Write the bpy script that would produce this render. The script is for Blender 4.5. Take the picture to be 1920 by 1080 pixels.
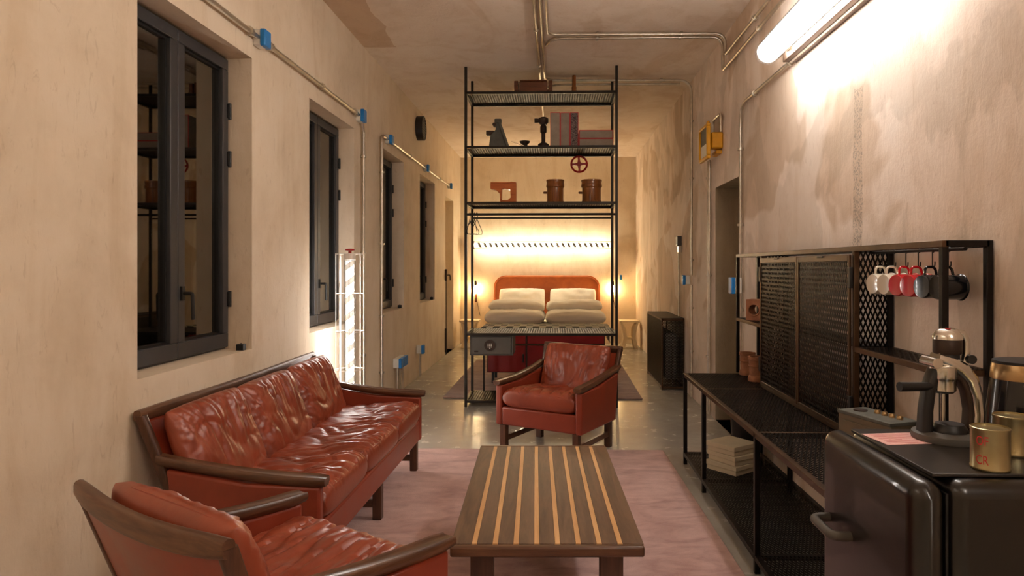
import bpy, bmesh, math, random
from mathutils import Vector, Matrix, noise, Euler
random.seed(7)
for o in list(bpy.data.objects): bpy.data.objects.remove(o)
SC = bpy.context.scene
COL = SC.collection
R = math.radians
PI = math.pi

# ------------------------------------------------------------------ camera, world, exposure
cam_d = bpy.data.cameras.new('camera'); cam = bpy.data.objects.new('camera', cam_d); COL.objects.link(cam)
cam_d.sensor_fit = 'HORIZONTAL'; cam_d.sensor_width = 36.0; cam_d.lens = 24.0
cam_d.shift_x = (960 - 1006) / 1920.0; cam_d.shift_y = -40 / 1920.0
cam.location = (0, 0, 1.38)
cam.rotation_euler = (PI / 2, 0, math.atan(36 / 1280))
cam_d.clip_start = 0.02; cam_d.clip_end = 200
SC.camera = cam
w = bpy.data.worlds.new('night'); SC.world = w; w.use_nodes = True
w.node_tree.nodes['Background'].inputs[0].default_value = (0.010, 0.009, 0.008, 1)
w.node_tree.nodes['Background'].inputs[1].default_value = 1.0
SC.view_settings.view_transform = 'Standard'; SC.view_settings.look = 'None'
SC.view_settings.gamma = 1.0; SC.view_settings.use_curve_mapping = False
SC.view_settings.exposure = 1.18
TUBE_POWER = 11.5        # fluorescent style tube on the right wall
FILL_BACK = 14.5         # unseen copy behind the camera, added to brighten the room
FILL_SIDE = 3.0          # unseen copy added on the left wall as ambient fill
CAGE_POWER = 17.0        # standing cage lamp
BED_POWER = 24.0         # strip lamp over the bed
BULB_POWER = 60.0        # bedside bulbs

# ------------------------------------------------------------------ materials
def srgb(r, g, b):
    f = lambda c: c / 12.92 if c <= 0.04045 else ((c + 0.055) / 1.055) ** 2.4
    return (f(r / 255), f(g / 255), f(b / 255), 1)
class NT:
    def __init__(s, name):
        s.m = bpy.data.materials.new(name); s.m.use_nodes = True
        s.t = s.m.node_tree; s.n = s.t.nodes; s.l = s.t.links
        s.b = s.n['Principled BSDF']; s.out = s.n['Material Output']
    def node(s, t, **kw):
        n = s.n.new(t)
        for k, v in kw.items(): setattr(n, k, v)
        return n
    def link(s, a, b): s.l.new(a, b)
    def coord(s, scale=(1, 1, 1)):
        c = s.node('ShaderNodeTexCoord'); m = s.node('ShaderNodeMapping')
        m.inputs['Scale'].default_value = scale
        s.link(c.outputs['Object'], m.inputs['Vector']); return m.outputs['Vector']
    def noise(s, vec, scale, detail=4, rough=.55, dist=0):
        n = s.node('ShaderNodeTexNoise'); n.inputs['Scale'].default_value = scale
        n.inputs['Detail'].default_value = detail; n.inputs['Roughness'].default_value = rough
        n.inputs['Distortion'].default_value = dist
        s.link(vec, n.inputs['Vector']); return n.outputs['Fac']
    def ramp(s, fac, stops):
        r = s.node('ShaderNodeValToRGB'); e = r.color_ramp.elements
        while len(e) < len(stops): e.new(.5)
        for i, (p, c) in enumerate(stops):
            e[i].position = p; e[i].color = c if len(c) == 4 else (*c, 1)
        s.link(fac, r.inputs['Fac']); return r.outputs['Color']
    def mix(s, fac, a, b, mode='MIX'):
        m = s.node('ShaderNodeMix', data_type='RGBA', blend_type=mode)
        for sock, v in ((m.inputs[0], fac), (m.inputs[6], a), (m.inputs[7], b)):
            if hasattr(v, 'links'): s.link(v, sock)
            else: sock.default_value = v
        return m.outputs[2]
    def math(s, op, a, b=None, clamp=False):
        m = s.node('ShaderNodeMath', operation=op, use_clamp=clamp)
        for sock, v in ((m.inputs[0], a), (m.inputs[1], b)):
            if v is None: continue
            if hasattr(v, 'links'): s.link(v, sock)
            else: sock.default_value = v
        return m.outputs[0]
    def bump(s, h, strength=.3, dist=.01):
        b = s.node('ShaderNodeBump'); b.inputs['Strength'].default_value = strength
        b.inputs['Distance'].default_value = dist
        s.link(h, b.inputs['Height']); s.link(b.outputs['Normal'], s.b.inputs['Normal'])
def plain(name, col, rough=.5, metal=0, var=0, vscale=8, bump=0, bscale=60, coat=0, spec=.5):
    t = NT(name); b = t.b
    b.inputs['Base Color'].default_value = col; b.inputs['Roughness'].default_value = rough
    b.inputs['Metallic'].default_value = metal; b.inputs['Coat Weight'].default_value = coat
    b.inputs['Specular IOR Level'].default_value = spec
    v = t.coord()
    if var:
        f = t.noise(v, vscale)
        d = tuple(max(0, c * (1 - var)) for c in col[:3]); u = tuple(min(1, c * (1 + var)) for c in col[:3])
        t.link(t.ramp(f, [(.3, d), (.7, u)]), b.inputs['Base Color'])
    if bump: t.bump(t.noise(v, bscale), bump, .004)
    return t.m
def plaster(name, stops, bumpy=.25, patches=None, seed=0):
    t = NT(name); v = t.coord()
    big = t.noise(v, .9, 6, .6, .6); mid = t.noise(v, 3.2, 6, .65, .4); fine = t.noise(v, 26, 5, .7)
    streak = t.noise(t.coord((1.2, 1.2, .28)), 3.0, 5, .6, .8)
    f = t.math('ADD', t.math('MULTIPLY', big, .55), t.math('MULTIPLY', mid, .45))
    c = t.ramp(f, stops)
    s = t.ramp(streak, [(.50, (1, 1, 1)), (.66, (.90, .86, .80)), (.8, (1, 1, 1))])
    c = t.mix(.75, c, s, 'MULTIPLY')
    scr = t.noise(t.coord((2.2, 2.2, .55)), 9.0, 3, .75, 1.8)
    c = t.mix(.4, c, t.ramp(scr, [(.60, (1, 1, 1)), (.68, (.74, .68, .62))]), 'MULTIPLY')
    if patches: c = patches(t, c)
    t.link(c, t.b.inputs['Base Color'])
    t.b.inputs['Roughness'].default_value = .85; t.b.inputs['Specular IOR Level'].default_value = .25
    h = t.math('ADD', t.math('MULTIPLY', mid, .6), t.math('MULTIPLY', fine, .25))
    h = t.math('ADD', h, t.math('MULTIPLY', scr, .25))
    t.bump(h, bumpy, .02)
    return t.m
def right_patches(t, c):
    v = t.coord()
    # lighter trowelled areas with hard wandering edges
    n = t.noise(t.coord((1, 1, .55)), 1.25, 5, .5, .9)
    m = t.ramp(n, [(.485, (0, 0, 0)), (.51, (1, 1, 1))])
    c = t.mix(m, c, t.mix(1, c, (1.16, 1.17, 1.20, 1), 'MULTIPLY'))
    n2 = t.noise(t.coord((.8, .8, .9)), 1.15, 3, .5, .4)
    m2 = t.ramp(n2, [(.56, (0, 0, 0)), (.585, (.85, .85, .85))])
    c = t.mix(m2, c, t.mix(1, c, (.78, .71, .62, 1), 'MULTIPLY'))
    # speckled vertical chase filled with rough mortar
    sep = t.node('ShaderNodeSeparateXYZ'); cc = t.node('ShaderNodeTexCoord'); t.link(cc.outputs['Object'], sep.inputs[0])
    wob = t.math('MULTIPLY', t.math('SUBTRACT', t.noise(v, 5, 4), .5), .10)
    d = t.math('ABSOLUTE', t.math('SUBTRACT', t.math('ADD', sep.outputs['Y'], wob), 3.30))
    band = t.math('LESS_THAN', d, .05)
    hi = t.math('LESS_THAN', t.math('ADD', sep.outputs['Z'], t.math('MULTIPLY', wob, 4)), 2.28)
    sp = t.ramp(t.noise(v, 90, 3, .8), [(.5, (0, 0, 0)), (.56, (1, 1, 1))])
    k = t.math('MULTIPLY', t.math('MULTIPLY', band, hi), .8)
    c2 = t.mix(sp, t.mix(1, c, (.92, .90, .86, 1), 'MULTIPLY'), (.34, .28, .23, 1))
    return t.mix(k, c, c2)
WALL_L = [(.32, srgb(216, 196, 170)), (.52, srgb(232, 215, 191)), (.72, srgb(239, 225, 206))]
WALL_R = [(.32, srgb(212, 193, 175)), (.50, srgb(229, 213, 198)), (.72, srgb(237, 225, 213))]
CEIL = [(.32, srgb(226, 206, 188)), (.52, srgb(239, 223, 206)), (.72, srgb(244, 231, 217))]
def ceil_patch(t, c):
    sep = t.node('ShaderNodeSeparateXYZ'); cc = t.node('ShaderNodeTexCoord'); t.link(cc.outputs['Object'], sep.inputs[0])
    wob = t.math('MULTIPLY', t.math('SUBTRACT', t.noise(t.coord(), 4, 4), .5), .12)
    k = t.math('MULTIPLY', t.math('LESS_THAN', t.math('ADD', sep.outputs['X'], wob), -1.42), t.math('LESS_THAN', t.math('ADD', sep.outputs['Y'], wob), 6.1))
    n = t.noise(t.coord((1, .5, 1)), 1.1, 5, .6, 1.2)
    c = t.mix(t.ramp(n, [(.54, (0, 0, 0)), (.60, (.7, .7, .7))]), c, t.mix(1, c, (.86, .80, .72, 1), 'MULTIPLY'))
    return t.mix(k, c, t.mix(1, c, (.80, .70, .60, 1), 'MULTIPLY'))
M = {}
M['wall_l'] = plaster('plaster left wall', WALL_L)
M['wall_r'] = plaster('plaster right wall', WALL_R, .3, right_patches)
M['ceil'] = plaster('plaster ceiling', CEIL, .35, ceil_patch)
M['reveal'] = plaster('rough concrete reveal', [(.3, srgb(150, 135, 112)), (.55, srgb(172, 156, 130)), (.75, srgb(186, 172, 148))], .5)
def floor_mat():
    t = NT('polished concrete'); v = t.coord()
    a = t.noise(v, 1.1, 6, .6, .5); b = t.noise(v, 7, 6, .6)
    f = t.math('ADD', t.math('MULTIPLY', a, .7), t.math('MULTIPLY', b, .3))
    t.link(t.ramp(f, [(.3, srgb(166, 162, 152)), (.55, srgb(186, 182, 172)), (.75, srgb(198, 194, 184))]), t.b.inputs['Base Color'])
    t.link(t.ramp(b, [(.3, (.16, .16, .16)), (.7, (.30, .30, .30))]), t.b.inputs['Roughness'])
    t.bump(t.noise(v, 3, 4), .03, .01)
    return t.m
M['floor'] = floor_mat()
def rug_mat(name, c0, c1, c2):
    t = NT(name); v = t.coord()
    a = t.noise(t.coord((1, 2.2, 1)), 2.6, 5, .6, 1.4); b = t.noise(v, 9, 5, .65, .8); f = t.noise(v, 260, 2)
    k = t.math('ADD', t.math('MULTIPLY', a, .7), t.math('MULTIPLY', b, .3))
    t.link(t.ramp(k, [(.36, c0), (.5, c1), (.62, c2)]), t.b.inputs['Base Color'])
    t.b.inputs['Roughness'].default_value = .95; t.b.inputs['Specular IOR Level'].default_value = .1
    t.b.inputs['Sheen Weight'].default_value = .35; t.b.inputs['Sheen Roughness'].default_value = .4
    h = t.math('ADD', t.math('MULTIPLY', k, .9), t.math('MULTIPLY', f, .2)); t.bump(h, .6, .02)
    return t.m
M['rug'] = rug_mat('mauve pile', srgb(178, 141, 135), srgb(202, 166, 159), srgb(216, 182, 175))
M['rug2'] = rug_mat('mauve grey pile', srgb(150, 122, 112), srgb(170, 140, 128), srgb(186, 158, 146))
def leather(name, c0, c1, c2, rough=.30, wr=.35):
    t = NT(name); v = t.coord()
    a = t.noise(v, 4, 5, .6, .6); g = t.noise(v, 150, 3, .6); wv = t.noise(t.coord((1, 1, 1)), 14, 5, .6, 1.2)
    t.link(t.ramp(a, [(.3, c0), (.55, c1), (.75, c2)]), t.b.inputs['Base Color'])
    t.link(t.ramp(a, [(.3, (rough,) * 3), (.7, (rough + .14,) * 3)]), t.b.inputs['Roughness'])
    t.b.inputs['Specular IOR Level'].default_value = .55
    t.b.inputs['Coat Weight'].default_value = .25; t.b.inputs['Coat Roughness'].default_value = .28
    h = t.math('ADD', t.math('MULTIPLY', wv, .5), t.math('MULTIPLY', g, .10)); t.bump(h, wr, .006)
    return t.m
M['leather'] = leather('red brown leather', srgb(124, 52, 30), srgb(150, 68, 43), srgb(170, 87, 58))
M['leather_flat'] = leather('smooth red brown leather', srgb(128, 48, 28), srgb(146, 58, 34), srgb(160, 68, 42), .34, .1)
M['orange_leather'] = leather('orange leather headboard', srgb(176, 86, 26), srgb(200, 104, 38), srgb(212, 120, 50), .42, .3)
def wood(name, c0, c1, c2, rough=.4, axis=1, sc=1.0, coat=.1):
    t = NT(name); s = [9, 9, 9]; s[axis] = .8
    v = t.coord(tuple(x * sc for x in s)); a = t.noise(v, 3.0, 6, .6, .7); b = t.noise(v, 14, 3, .7)
    k = t.math('ADD', t.math('MULTIPLY', a, .75), t.math('MULTIPLY', b, .25))
    t.link(t.ramp(k, [(.34, c0), (.5, c1), (.66, c2)]), t.b.inputs['Base Color'])
    t.b.inputs['Roughness'].default_value = rough; t.b.inputs['Coat Weight'].default_value = coat
    t.bump(k, .12, .004); return t.m
M['wood_x'] = wood('dark rosewood frame x', srgb(66, 40, 26), srgb(92, 60, 40), srgb(116, 80, 54), .36, 0)
M['wood_y'] = wood('dark rosewood frame y', srgb(66, 40, 26), srgb(92, 60, 40), srgb(116, 80, 54), .36, 1)
M['wood_z'] = wood('dark rosewood frame z', srgb(58, 34, 22), srgb(84, 52, 34), srgb(104, 68, 46), .4, 2)
M['table_dark'] = wood('dark table plank', srgb(74, 52, 38), srgb(98, 72, 54), srgb(116, 88, 68), .42, 1)
M['table_leg'] = wood('dark table leg', srgb(60, 36, 26), srgb(80, 52, 38), srgb(98, 66, 50), .42, 2)
M['table_light'] = wood('light table inlay', srgb(194, 144, 92), srgb(210, 162, 108), srgb(222, 178, 126), .42, 1)
M['pattern_brown'] = wood('varnished pattern wood', srgb(108, 60, 22), srgb(140, 82, 32), srgb(160, 100, 44), .35, 2, 1, .3)
M['pattern_dark'] = wood('dark pattern wood', srgb(78, 40, 18), srgb(106, 58, 28), srgb(126, 74, 38), .4, 0, 1, .2)
M['pattern_orange'] = wood('orange pattern wood', srgb(176, 84, 26), srgb(200, 102, 36), srgb(214, 120, 48), .45, 0)
M['black'] = plain('blackened steel', srgb(32, 27, 24), .42, .6, .25, 12, .1, 90)
M['black_shelf'] = plain('dark steel', srgb(48, 42, 36), .42, .6, .2, 12)
M['black_soft'] = plain('black plastic', srgb(22, 20, 20), .45)
M['brown_steel'] = plain('raw brown steel', srgb(92, 70, 52), .4, .75, .25, 10)
M['steel'] = plain('galvanised conduit', srgb(206, 198, 184), .34, .9, .15, 14)
M['chrome'] = plain('polished aluminium', srgb(222, 219, 212), .2, 1, .05, 8)
M['frame'] = plain('anthracite window frame', srgb(66, 66, 68), .42, .2, .1, 6)
M['gasket'] = plain('black gasket', srgb(18, 18, 18), .5)
M['blue'] = plain('blue socket lid', srgb(30, 128, 205), .35)
M['white_pl'] = plain('white plastic', srgb(222, 218, 208), .4)
M['wrap'] = plain('translucent grey wrap', srgb(120, 112, 104), .5)
M['white_wire'] = plain('white coated wire', srgb(226, 216, 206), .4)
M['red'] = plain('red paint', srgb(178, 26, 28), .3, 0, .08, 20)
M['mug_red'] = plain('red enamel', srgb(206, 24, 36), .12, coat=.6)
M['mug_white'] = plain('cream enamel', srgb(226, 216, 198), .14, coat=.6)
M['mug_black'] = plain('black enamel', srgb(20, 20, 24), .16, coat=.3)
M['red_cabinet'] = plain('dark red lacquer', srgb(150, 16, 18), .38, 0, .15, 5)
M['yellow'] = plain('yellow cast metal', srgb(230, 168, 10), .4, 0, .1, 12)
M['grey_paint'] = plain('grey green paint', srgb(92, 92, 84), .5, 0, .18, 14, .15, 50)
M['safe'] = plain('grey safe paint', srgb(86, 82, 76), .5, .1, .06, 20, .08, 160)
M['dark_iron'] = plain('dark iron', srgb(62, 48, 40), .5, .5, .25, 16)
M['binder'] = plain('grey binder cloth', srgb(158, 146, 134), .8, 0, .1, 20)
M['binder_red'] = plain('red binder edge', srgb(196, 34, 44), .6)
M['linen'] = plain('cream linen', srgb(246, 240, 228), .9, 0, .03, 4, .25, 16)
M['cream'] = plain('cream painted wood', srgb(226, 206, 172), .6, 0, .06, 6)
M['clay'] = plain('fired clay', srgb(150, 98, 66), .75, 0, .25, 18, .3, 40)
M['card'] = plain('cream card box', srgb(206, 190, 158), .7, 0, .06, 10)
M['fridge'] = plain('glossy black enamel', srgb(16, 12, 10), .28, 0, .1, 3, .03, 40, .35)
M['mat'] = plain('dark worktop glass', srgb(40, 36, 32), .32)
M['gold'] = plain('brass tin', srgb(172, 160, 122), .3, .9, .08, 12)
M['gold_knob'] = plain('brass knob', srgb(182, 152, 110), .28, .9)
M['silver_box'] = plain('satin grey metal', srgb(126, 116, 96), .42, .6, .08, 14)
M['pink'] = plain('pink paper', srgb(230, 182, 176), .8)
M['print_red'] = plain('red print', srgb(190, 40, 44), .6)
M['bin_blk'] = plain('black bin', srgb(26, 24, 22), .5)
M['dark'] = plain('dark room beyond', srgb(24, 20, 18), .9)
def pane_mat():
    t = NT('window pane'); t.n.remove(t.b)
    tr = t.node('ShaderNodeBsdfTransparent'); tr.inputs[0].default_value = (.82, .80, .74, 1)
    gl = t.node('ShaderNodeBsdfGlossy'); gl.inputs['Roughness'].default_value = .015; gl.inputs[0].default_value = (.9, .88, .82, 1)
    fr = t.node('ShaderNodeFresnel'); fr.inputs[0].default_value = 2.7
    mx = t.node('ShaderNodeMixShader')
    t.link(fr.outputs[0], mx.inputs[0]); t.link(tr.outputs[0], mx.inputs[1]); t.link(gl.outputs[0], mx.inputs[2]); t.link(mx.outputs[0], t.out.inputs[0])
    return t.m
M['pane'] = pane_mat()
def clear_mat():
    t = NT('clear acrylic'); t.n.remove(t.b)
    tr = t.node('ShaderNodeBsdfTransparent'); tr.inputs[0].default_value = (.95, .95, .95, 1)
    gl = t.node('ShaderNodeBsdfGlossy'); gl.inputs['Roughness'].default_value = .08
    fr = t.node('ShaderNodeFresnel'); fr.inputs[0].default_value = 1.12
    mx = t.node('ShaderNodeMixShader')
    t.link(fr.outputs[0], mx.inputs[0]); t.link(tr.outputs[0], mx.inputs[1]); t.link(gl.outputs[0], mx.inputs[2]); t.link(mx.outputs[0], t.out.inputs[0])
    return t.m
M['clear'] = clear_mat()
def emit(name, col, st):
    t = NT(name); t.n.remove(t.b); e = t.node('ShaderNodeEmission')
    e.inputs[0].default_value = (*col, 1); e.inputs[1].default_value = st
    t.link(e.outputs[0], t.out.inputs[0]); return t.m
M['em_tube'] = emit('tube light', (1, .94, .88), TUBE_POWER)
M['em_fill_back'] = emit('added fill light behind', (1, .92, .83), FILL_BACK)
M['em_fill_side'] = emit('added fill light beside', (1, .90, .77), FILL_SIDE)
M['em_cage'] = emit('cage lamp light', (1, .93, .87), CAGE_POWER)
M['em_bed'] = emit('bed strip light', (1, .85, .58), BED_POWER)
M['em_bulb'] = emit('warm bulb light', (1, .66, .28), BULB_POWER)
def checker_mat():
    t = NT('black and white check cloth'); c = t.node('ShaderNodeTexChecker'); c.inputs['Scale'].default_value = 13
    c.inputs[1].default_value = srgb(222, 214, 192); c.inputs[2].default_value = srgb(52, 52, 48)
    t.link(t.coord(), c.inputs[0]); t.link(c.outputs[0], t.b.inputs['Base Color']); t.b.inputs['Roughness'].default_value = .9
    return t.m
M['check'] = checker_mat()
def marble_mat():
    t = NT('marbled binder spine'); f = t.noise(t.coord(), 40, 4, .6, 1.5)
    t.link(t.ramp(f, [(.42, srgb(60, 54, 56)), (.5, srgb(150, 138, 132)), (.58, srgb(84, 60, 66))]), t.b.inputs['Base Color'])
    t.b.inputs['Roughness'].default_value = .8; return t.m
M['marble'] = marble_mat()

# ------------------------------------------------------------------ mesh helpers
class MB:
    def __init__(s): s.v = []; s.f = []; s.mi = []
    def add(s, vs, fs, mi=0):
        k = len(s.v); s.v += [tuple(p) for p in vs]; s.f += [tuple(i + k for i in f) for f in fs]; s.mi += [mi] * len(fs); return s
    def box(s, x0, x1, y0, y1, z0, z1, mi=0, mtx=None):
        vs = [(x, y, z) for x in (x0, x1) for y in (y0, y1) for z in (z0, z1)]
        if mtx is not None: vs = [mtx @ Vector(p) for p in vs]
        return s.add(vs, [(0, 1, 3, 2), (4, 6, 7, 5), (0, 4, 5, 1), (2, 3, 7, 6), (0, 2, 6, 4), (1, 5, 7, 3)], mi)
    def prism(s, poly, a0, a1, axis='x', mi=0):
        # poly in the other two axes
        def P(u, v, a): return {'x': (a, u, v), 'y': (u, a, v), 'z': (u, v, a)}[axis]
        n = len(poly); vs = [P(u, v, a0) for u, v in poly] + [P(u, v, a1) for u, v in poly]
        fs = [tuple(range(n))[::-1], tuple(range(n, 2 * n))] + [(i, (i + 1) % n, n + (i + 1) % n, n + i) for i in range(n)]
        return s.add(vs, fs, mi)
    def tube(s, pts, r, n=10, closed=False, caps=True, mi=0):
        pts = [Vector(p) for p in pts]; N = len(pts); rr = r if isinstance(r, (list, tuple)) else [r] * N
        tans = []
        for i in range(N):
            a = pts[(i - 1) % N] if (closed or i > 0) else pts[i]; b = pts[(i + 1) % N] if (closed or i < N - 1) else pts[i]
            t = (b - a); tans.append(t.normalized() if t.length > 1e-9 else Vector((0, 0, 1)))
        up = Vector((0, 0, 1)) if abs(tans[0].z) < .9 else Vector((1, 0, 0))
        u = tans[0].cross(up).normalized(); vs = []
        for i in range(N):
            u = (u - tans[i] * u.dot(tans[i]));
            u = u.normalized() if u.length > 1e-6 else tans[i].orthogonal().normalized()
            w_ = tans[i].cross(u)
            for k in range(n):
                a = 2 * PI * k / n; vs.append(pts[i] + (u * math.cos(a) + w_ * math.sin(a)) * rr[i])
        fs = []
        for i in range(N if closed else N - 1):
            j = (i + 1) % N
            for k in range(n): fs.append((i * n + k, i * n + (k + 1) % n, j * n + (k + 1) % n, j * n + k))
        if caps and not closed: fs += [tuple(range(n))[::-1], tuple(range((N - 1) * n, N * n))]
        return s.add(vs, fs, mi)
    def lathe(s, prof, n=32, c=(0, 0, 0), axis='z', mi=0):
        # prof: list of (r, h)
        vs = []
        for r, h in prof:
            for k in range(n):
                a = 2 * PI * k / n; x, y = r * math.cos(a), r * math.sin(a)
                p = {'z': (x, y, h), 'x': (h, x, y), 'y': (y, h, x)}[axis]
                vs.append((c[0] + p[0], c[1] + p[1], c[2] + p[2]))
        fs = []
        for i in range(len(prof) - 1):
            for k in range(n): fs.append((i * n + k, i * n + (k + 1) % n, (i + 1) * n + (k + 1) % n, (i + 1) * n + k))
        fs += [tuple(range(n))[::-1], tuple(range((len(prof) - 1) * n, len(prof) * n))]
        return s.add(vs, fs, mi)
    def loft(s, secs, mi=0, closed_ends=True):
        n = len(secs[0]); vs = [p for sec in secs for p in sec]; fs = []
        for i in range(len(secs) - 1):
            for k in range(n): fs.append((i * n + k, i * n + (k + 1) % n, (i + 1) * n + (k + 1) % n, (i + 1) * n + k))
        if closed_ends: fs += [tuple(range(n))[::-1], tuple(range((len(secs) - 1) * n, len(secs) * n))]
        return s.add(vs, fs, mi)
    def mesh(s, name, mats, smooth=40):
        me = bpy.data.meshes.new(name); me.from_pydata(s.v, [], s.f)
        for m in (mats if isinstance(mats, (list, tuple)) else [mats]): me.materials.append(M[m] if isinstance(m, str) else m)
        if len(me.materials) > 1: me.polygons.foreach_set('material_index', s.mi)
        bm = bmesh.new(); bm.from_mesh(me); bmesh.ops.recalc_face_normals(bm, faces=bm.faces); bm.to_mesh(me); bm.free()
        if smooth:
            me.polygons.foreach_set('use_smooth', [True] * len(me.polygons)); me.set_sharp_from_angle(angle=R(smooth))
        me.update(); return me
    def build(s, name, mats, parent=None, bevel=0, smooth=40, loc=None, rot=None, seg=2):
        return place(name, s.mesh(name, mats, smooth), parent, bevel, loc, rot, seg)
def place(name, me, parent=None, bevel=0, loc=None, rot=None, seg=2):
    o = bpy.data.objects.new(name, me); COL.objects.link(o)
    if parent is not None: o.parent = parent
    if loc is not None: o.location = loc
    if rot is not None: o.rotation_euler = rot
    if bevel:
        b = o.modifiers.new('bevel', 'BEVEL'); b.width = bevel; b.segments = seg; b.limit_method = 'ANGLE'; b.angle_limit = R(35)
    return o
def tag(o, label, cat, group=None):
    o['label'] = label; o['category'] = cat
    if group: o['group'] = group
    return o
def thing(name, label, cat, loc=(0, 0, 0), rz=0, group=None):
    o = bpy.data.objects.new(name, None); COL.objects.link(o); o.empty_display_size = .1
    o.location = loc; o.rotation_euler = (0, 0, rz); return tag(o, label, cat, group)
def struct(o): o['kind'] = 'structure'; return o
def fillet(pts, r, n=6):
    pts = [Vector(p) for p in pts]; out = [pts[0]]
    for i in range(1, len(pts) - 1):
        a, b, c = pts[i - 1], pts[i], pts[i + 1]
        d1 = (a - b); d2 = (c - b); k = min(r, d1.length * .49, d2.length * .49)
        p = b + d1.normalized() * k; q = b + d2.normalized() * k
        for j in range(n + 1):
            t = j / n; out.append(p * (1 - t) ** 2 + b * 2 * t * (1 - t) + q * t ** 2)
    out.append(pts[-1]); return out
def rrect(cx, cy, w, h, r, n=4):
    out = []
    for sx, sy, a0 in ((1, 1, 0), (-1, 1, 90), (-1, -1, 180), (1, -1, 270)):
        for j in range(n + 1):
            a = R(a0 + 90 * j / n); out.append((cx + sx * (w / 2 - r) + r * math.cos(a), cy + sy * (h / 2 - r) + r * math.sin(a)))
    return out
def expanded(name, mat, parent, a0, a1, b0, b1, plane, off, L=.05, S=.02, sw=.006, th=.003):
    """expanded metal sheet: diamonds with the long way along a, the short way along b"""
    na = max(2, round((a1 - a0) / (L / 2))); nb = max(2, round((b1 - b0) / (S / 2)))
    da = (a1 - a0) / na; db = (b1 - b0) / nb
    def P(a, b, c): return {'xy': (a, b, c), 'yx': (b, a, c), 'xz': (a, c, b), 'zx': (b, c, a), 'yz': (c, a, b), 'zy': (c, b, a)}[plane]
    v = []; f = []; ln = math.hypot(da, db)
    for i in range(na):
        for j in range(nb + 1):
            if (i + j) % 2: continue
            for dj in (1, -1):
                if not 0 <= j + dj <= nb: continue
                pa, pb = a0 + i * da, b0 + j * db; qa, qb = pa + da, pb + dj * db
                ox, oy = -(qb - pb) / ln * sw / 2, (qa - pa) / ln * sw / 2
                k = len(v)
                for (x, y) in ((pa + ox, pb + oy), (pa - ox, pb - oy), (qa - ox, qb - oy), (qa + ox, qb + oy)):
                    v.append(P(x, y, off)); v.append(P(x, y, off + th))
                f += [(k, k + 2, k + 4, k + 6), (k + 1, k + 7, k + 5, k + 3), (k, k + 6, k + 7, k + 1), (k + 2, k + 3, k + 5, k + 4)]
    me = bpy.data.meshes.new(name); me.from_pydata(v, [], f); me.materials.append(M[mat]); me.update()
    return place(name, me, parent)

# ------------------------------------------------------------------ the room
XL, XR, YF, YB, ZC = -1.72, 1.44, -2.6, 12.3, 3.35
TH = .38
def wall_x(name, x_in, x_out, mat, openings, hole=None, rev='reveal'):
    ys = sorted({YF, YB} | {v for o in openings for v in o[:2]} | ({hole[0] - .17, hole[0] + .17} if hole else set()))
    zs = sorted({0, ZC} | {v for o in openings for v in o[2:4]} | ({hole[1] - .17, hole[1] + .17} if hole else set()))
    mb = MB()
    def open_(i, j):
        if not (0 <= i < len(ys) - 1 and 0 <= j < len(zs) - 1): return None
        cy, cz = (ys[i] + ys[i + 1]) / 2, (zs[j] + zs[j + 1]) / 2
        if hole and abs(cy - hole[0]) < .17 and abs(cz - hole[1]) < .17: return None
        return any(a < cy < b and c < cz < d for a, b, c, d in openings)
    for i in range(len(ys) - 1):
        for j in range(len(zs) - 1):
            y0, y1, z0, z1 = ys[i], ys[i + 1], zs[j], zs[j + 1]; o = open_(i, j)
            if o is None: continue
            if not o:
                mb.add([(x_in, y0, z0), (x_in, y1, z0), (x_in, y1, z1), (x_in, y0, z1)], [(0, 1, 2, 3)])
                mb.add([(x_out, y0, z0), (x_out, y1, z0), (x_out, y1, z1), (x_out, y0, z1)], [(3, 2, 1, 0)])
            else:
                for di, dj, e in ((-1, 0, ((y0, z0), (y0, z1))), (1, 0, ((y1, z0), (y1, z1))), (0, -1, ((y0, z0), (y1, z0))), (0, 1, ((y0, z1), (y1, z1)))):
                    if open_(i + di, j + dj) is False or (dj == -1 and j == 0):
                        (ya, za), (yb, zb) = e
                        mb.add([(x_in, ya, za), (x_in, yb, zb), (x_out, yb, zb), (x_out, ya, za)], [(0, 1, 2, 3)], 1)
    if hole:
        hy, hz, hr = hole; N = 32; c = []; q = []
        for k in range(N):
            a = 2 * PI * (k + .0) / N; cx, cz = math.cos(a), math.sin(a); m = max(abs(cx), abs(cz))
            c.append((hy + hr * cx, hz + hr * cz)); q.append((hy + .17 * cx / m, hz + .17 * cz / m))
        for x in (x_in, x_out):
            mb.add([(x, *p) for p in c] + [(x, *p) for p in q], [(k, (k + 1) % N, N + (k + 1) % N, N + k) for k in range(N)])
        mb.add([(x_in, *p) for p in c] + [(x_out, *p) for p in c], [(k, (k + 1) % N, N + (k + 1) % N, N + k) for k in range(N)], 1)
    me = bpy.data.meshes.new(name); me.from_pydata(mb.v, [], mb.f)
    me.materials.append(M[mat]); me.materials.append(M[rev]); me.polygons.foreach_set('material_index', mb.mi)
    me.update(); return struct(place(name, me))
WZ0, WZ1 = .915, 2.56
WINS = [(2.76, 3.82), (4.72, 5.78), (6.64, 7.69), (8.60, 9.66)]
wall_x('wall_left', XL, XL - TH, 'wall_l', [(a, b, WZ0, WZ1) for a, b in WINS] + [(10.60, 11.42, 0, 2.48)], None, 'wall_l')
wall_x('wall_right', XR, XR + TH, 'wall_r', [(5.40, 6.20, 0, 2.09)], None, 'reveal')
struct(MB().box(XL - TH, XR + TH, YB, YB + .2, 0, ZC).build('wall_back', 'wall_l'))
struct(MB().box(XL - TH, XR + TH, YF - .2, YF, 0, ZC).build('wall_front', 'wall_l'))
struct(MB().box(XL - TH, XR + TH, YF - .2, YB + .2, -.12, 0).build('floor', 'floor'))
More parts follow.
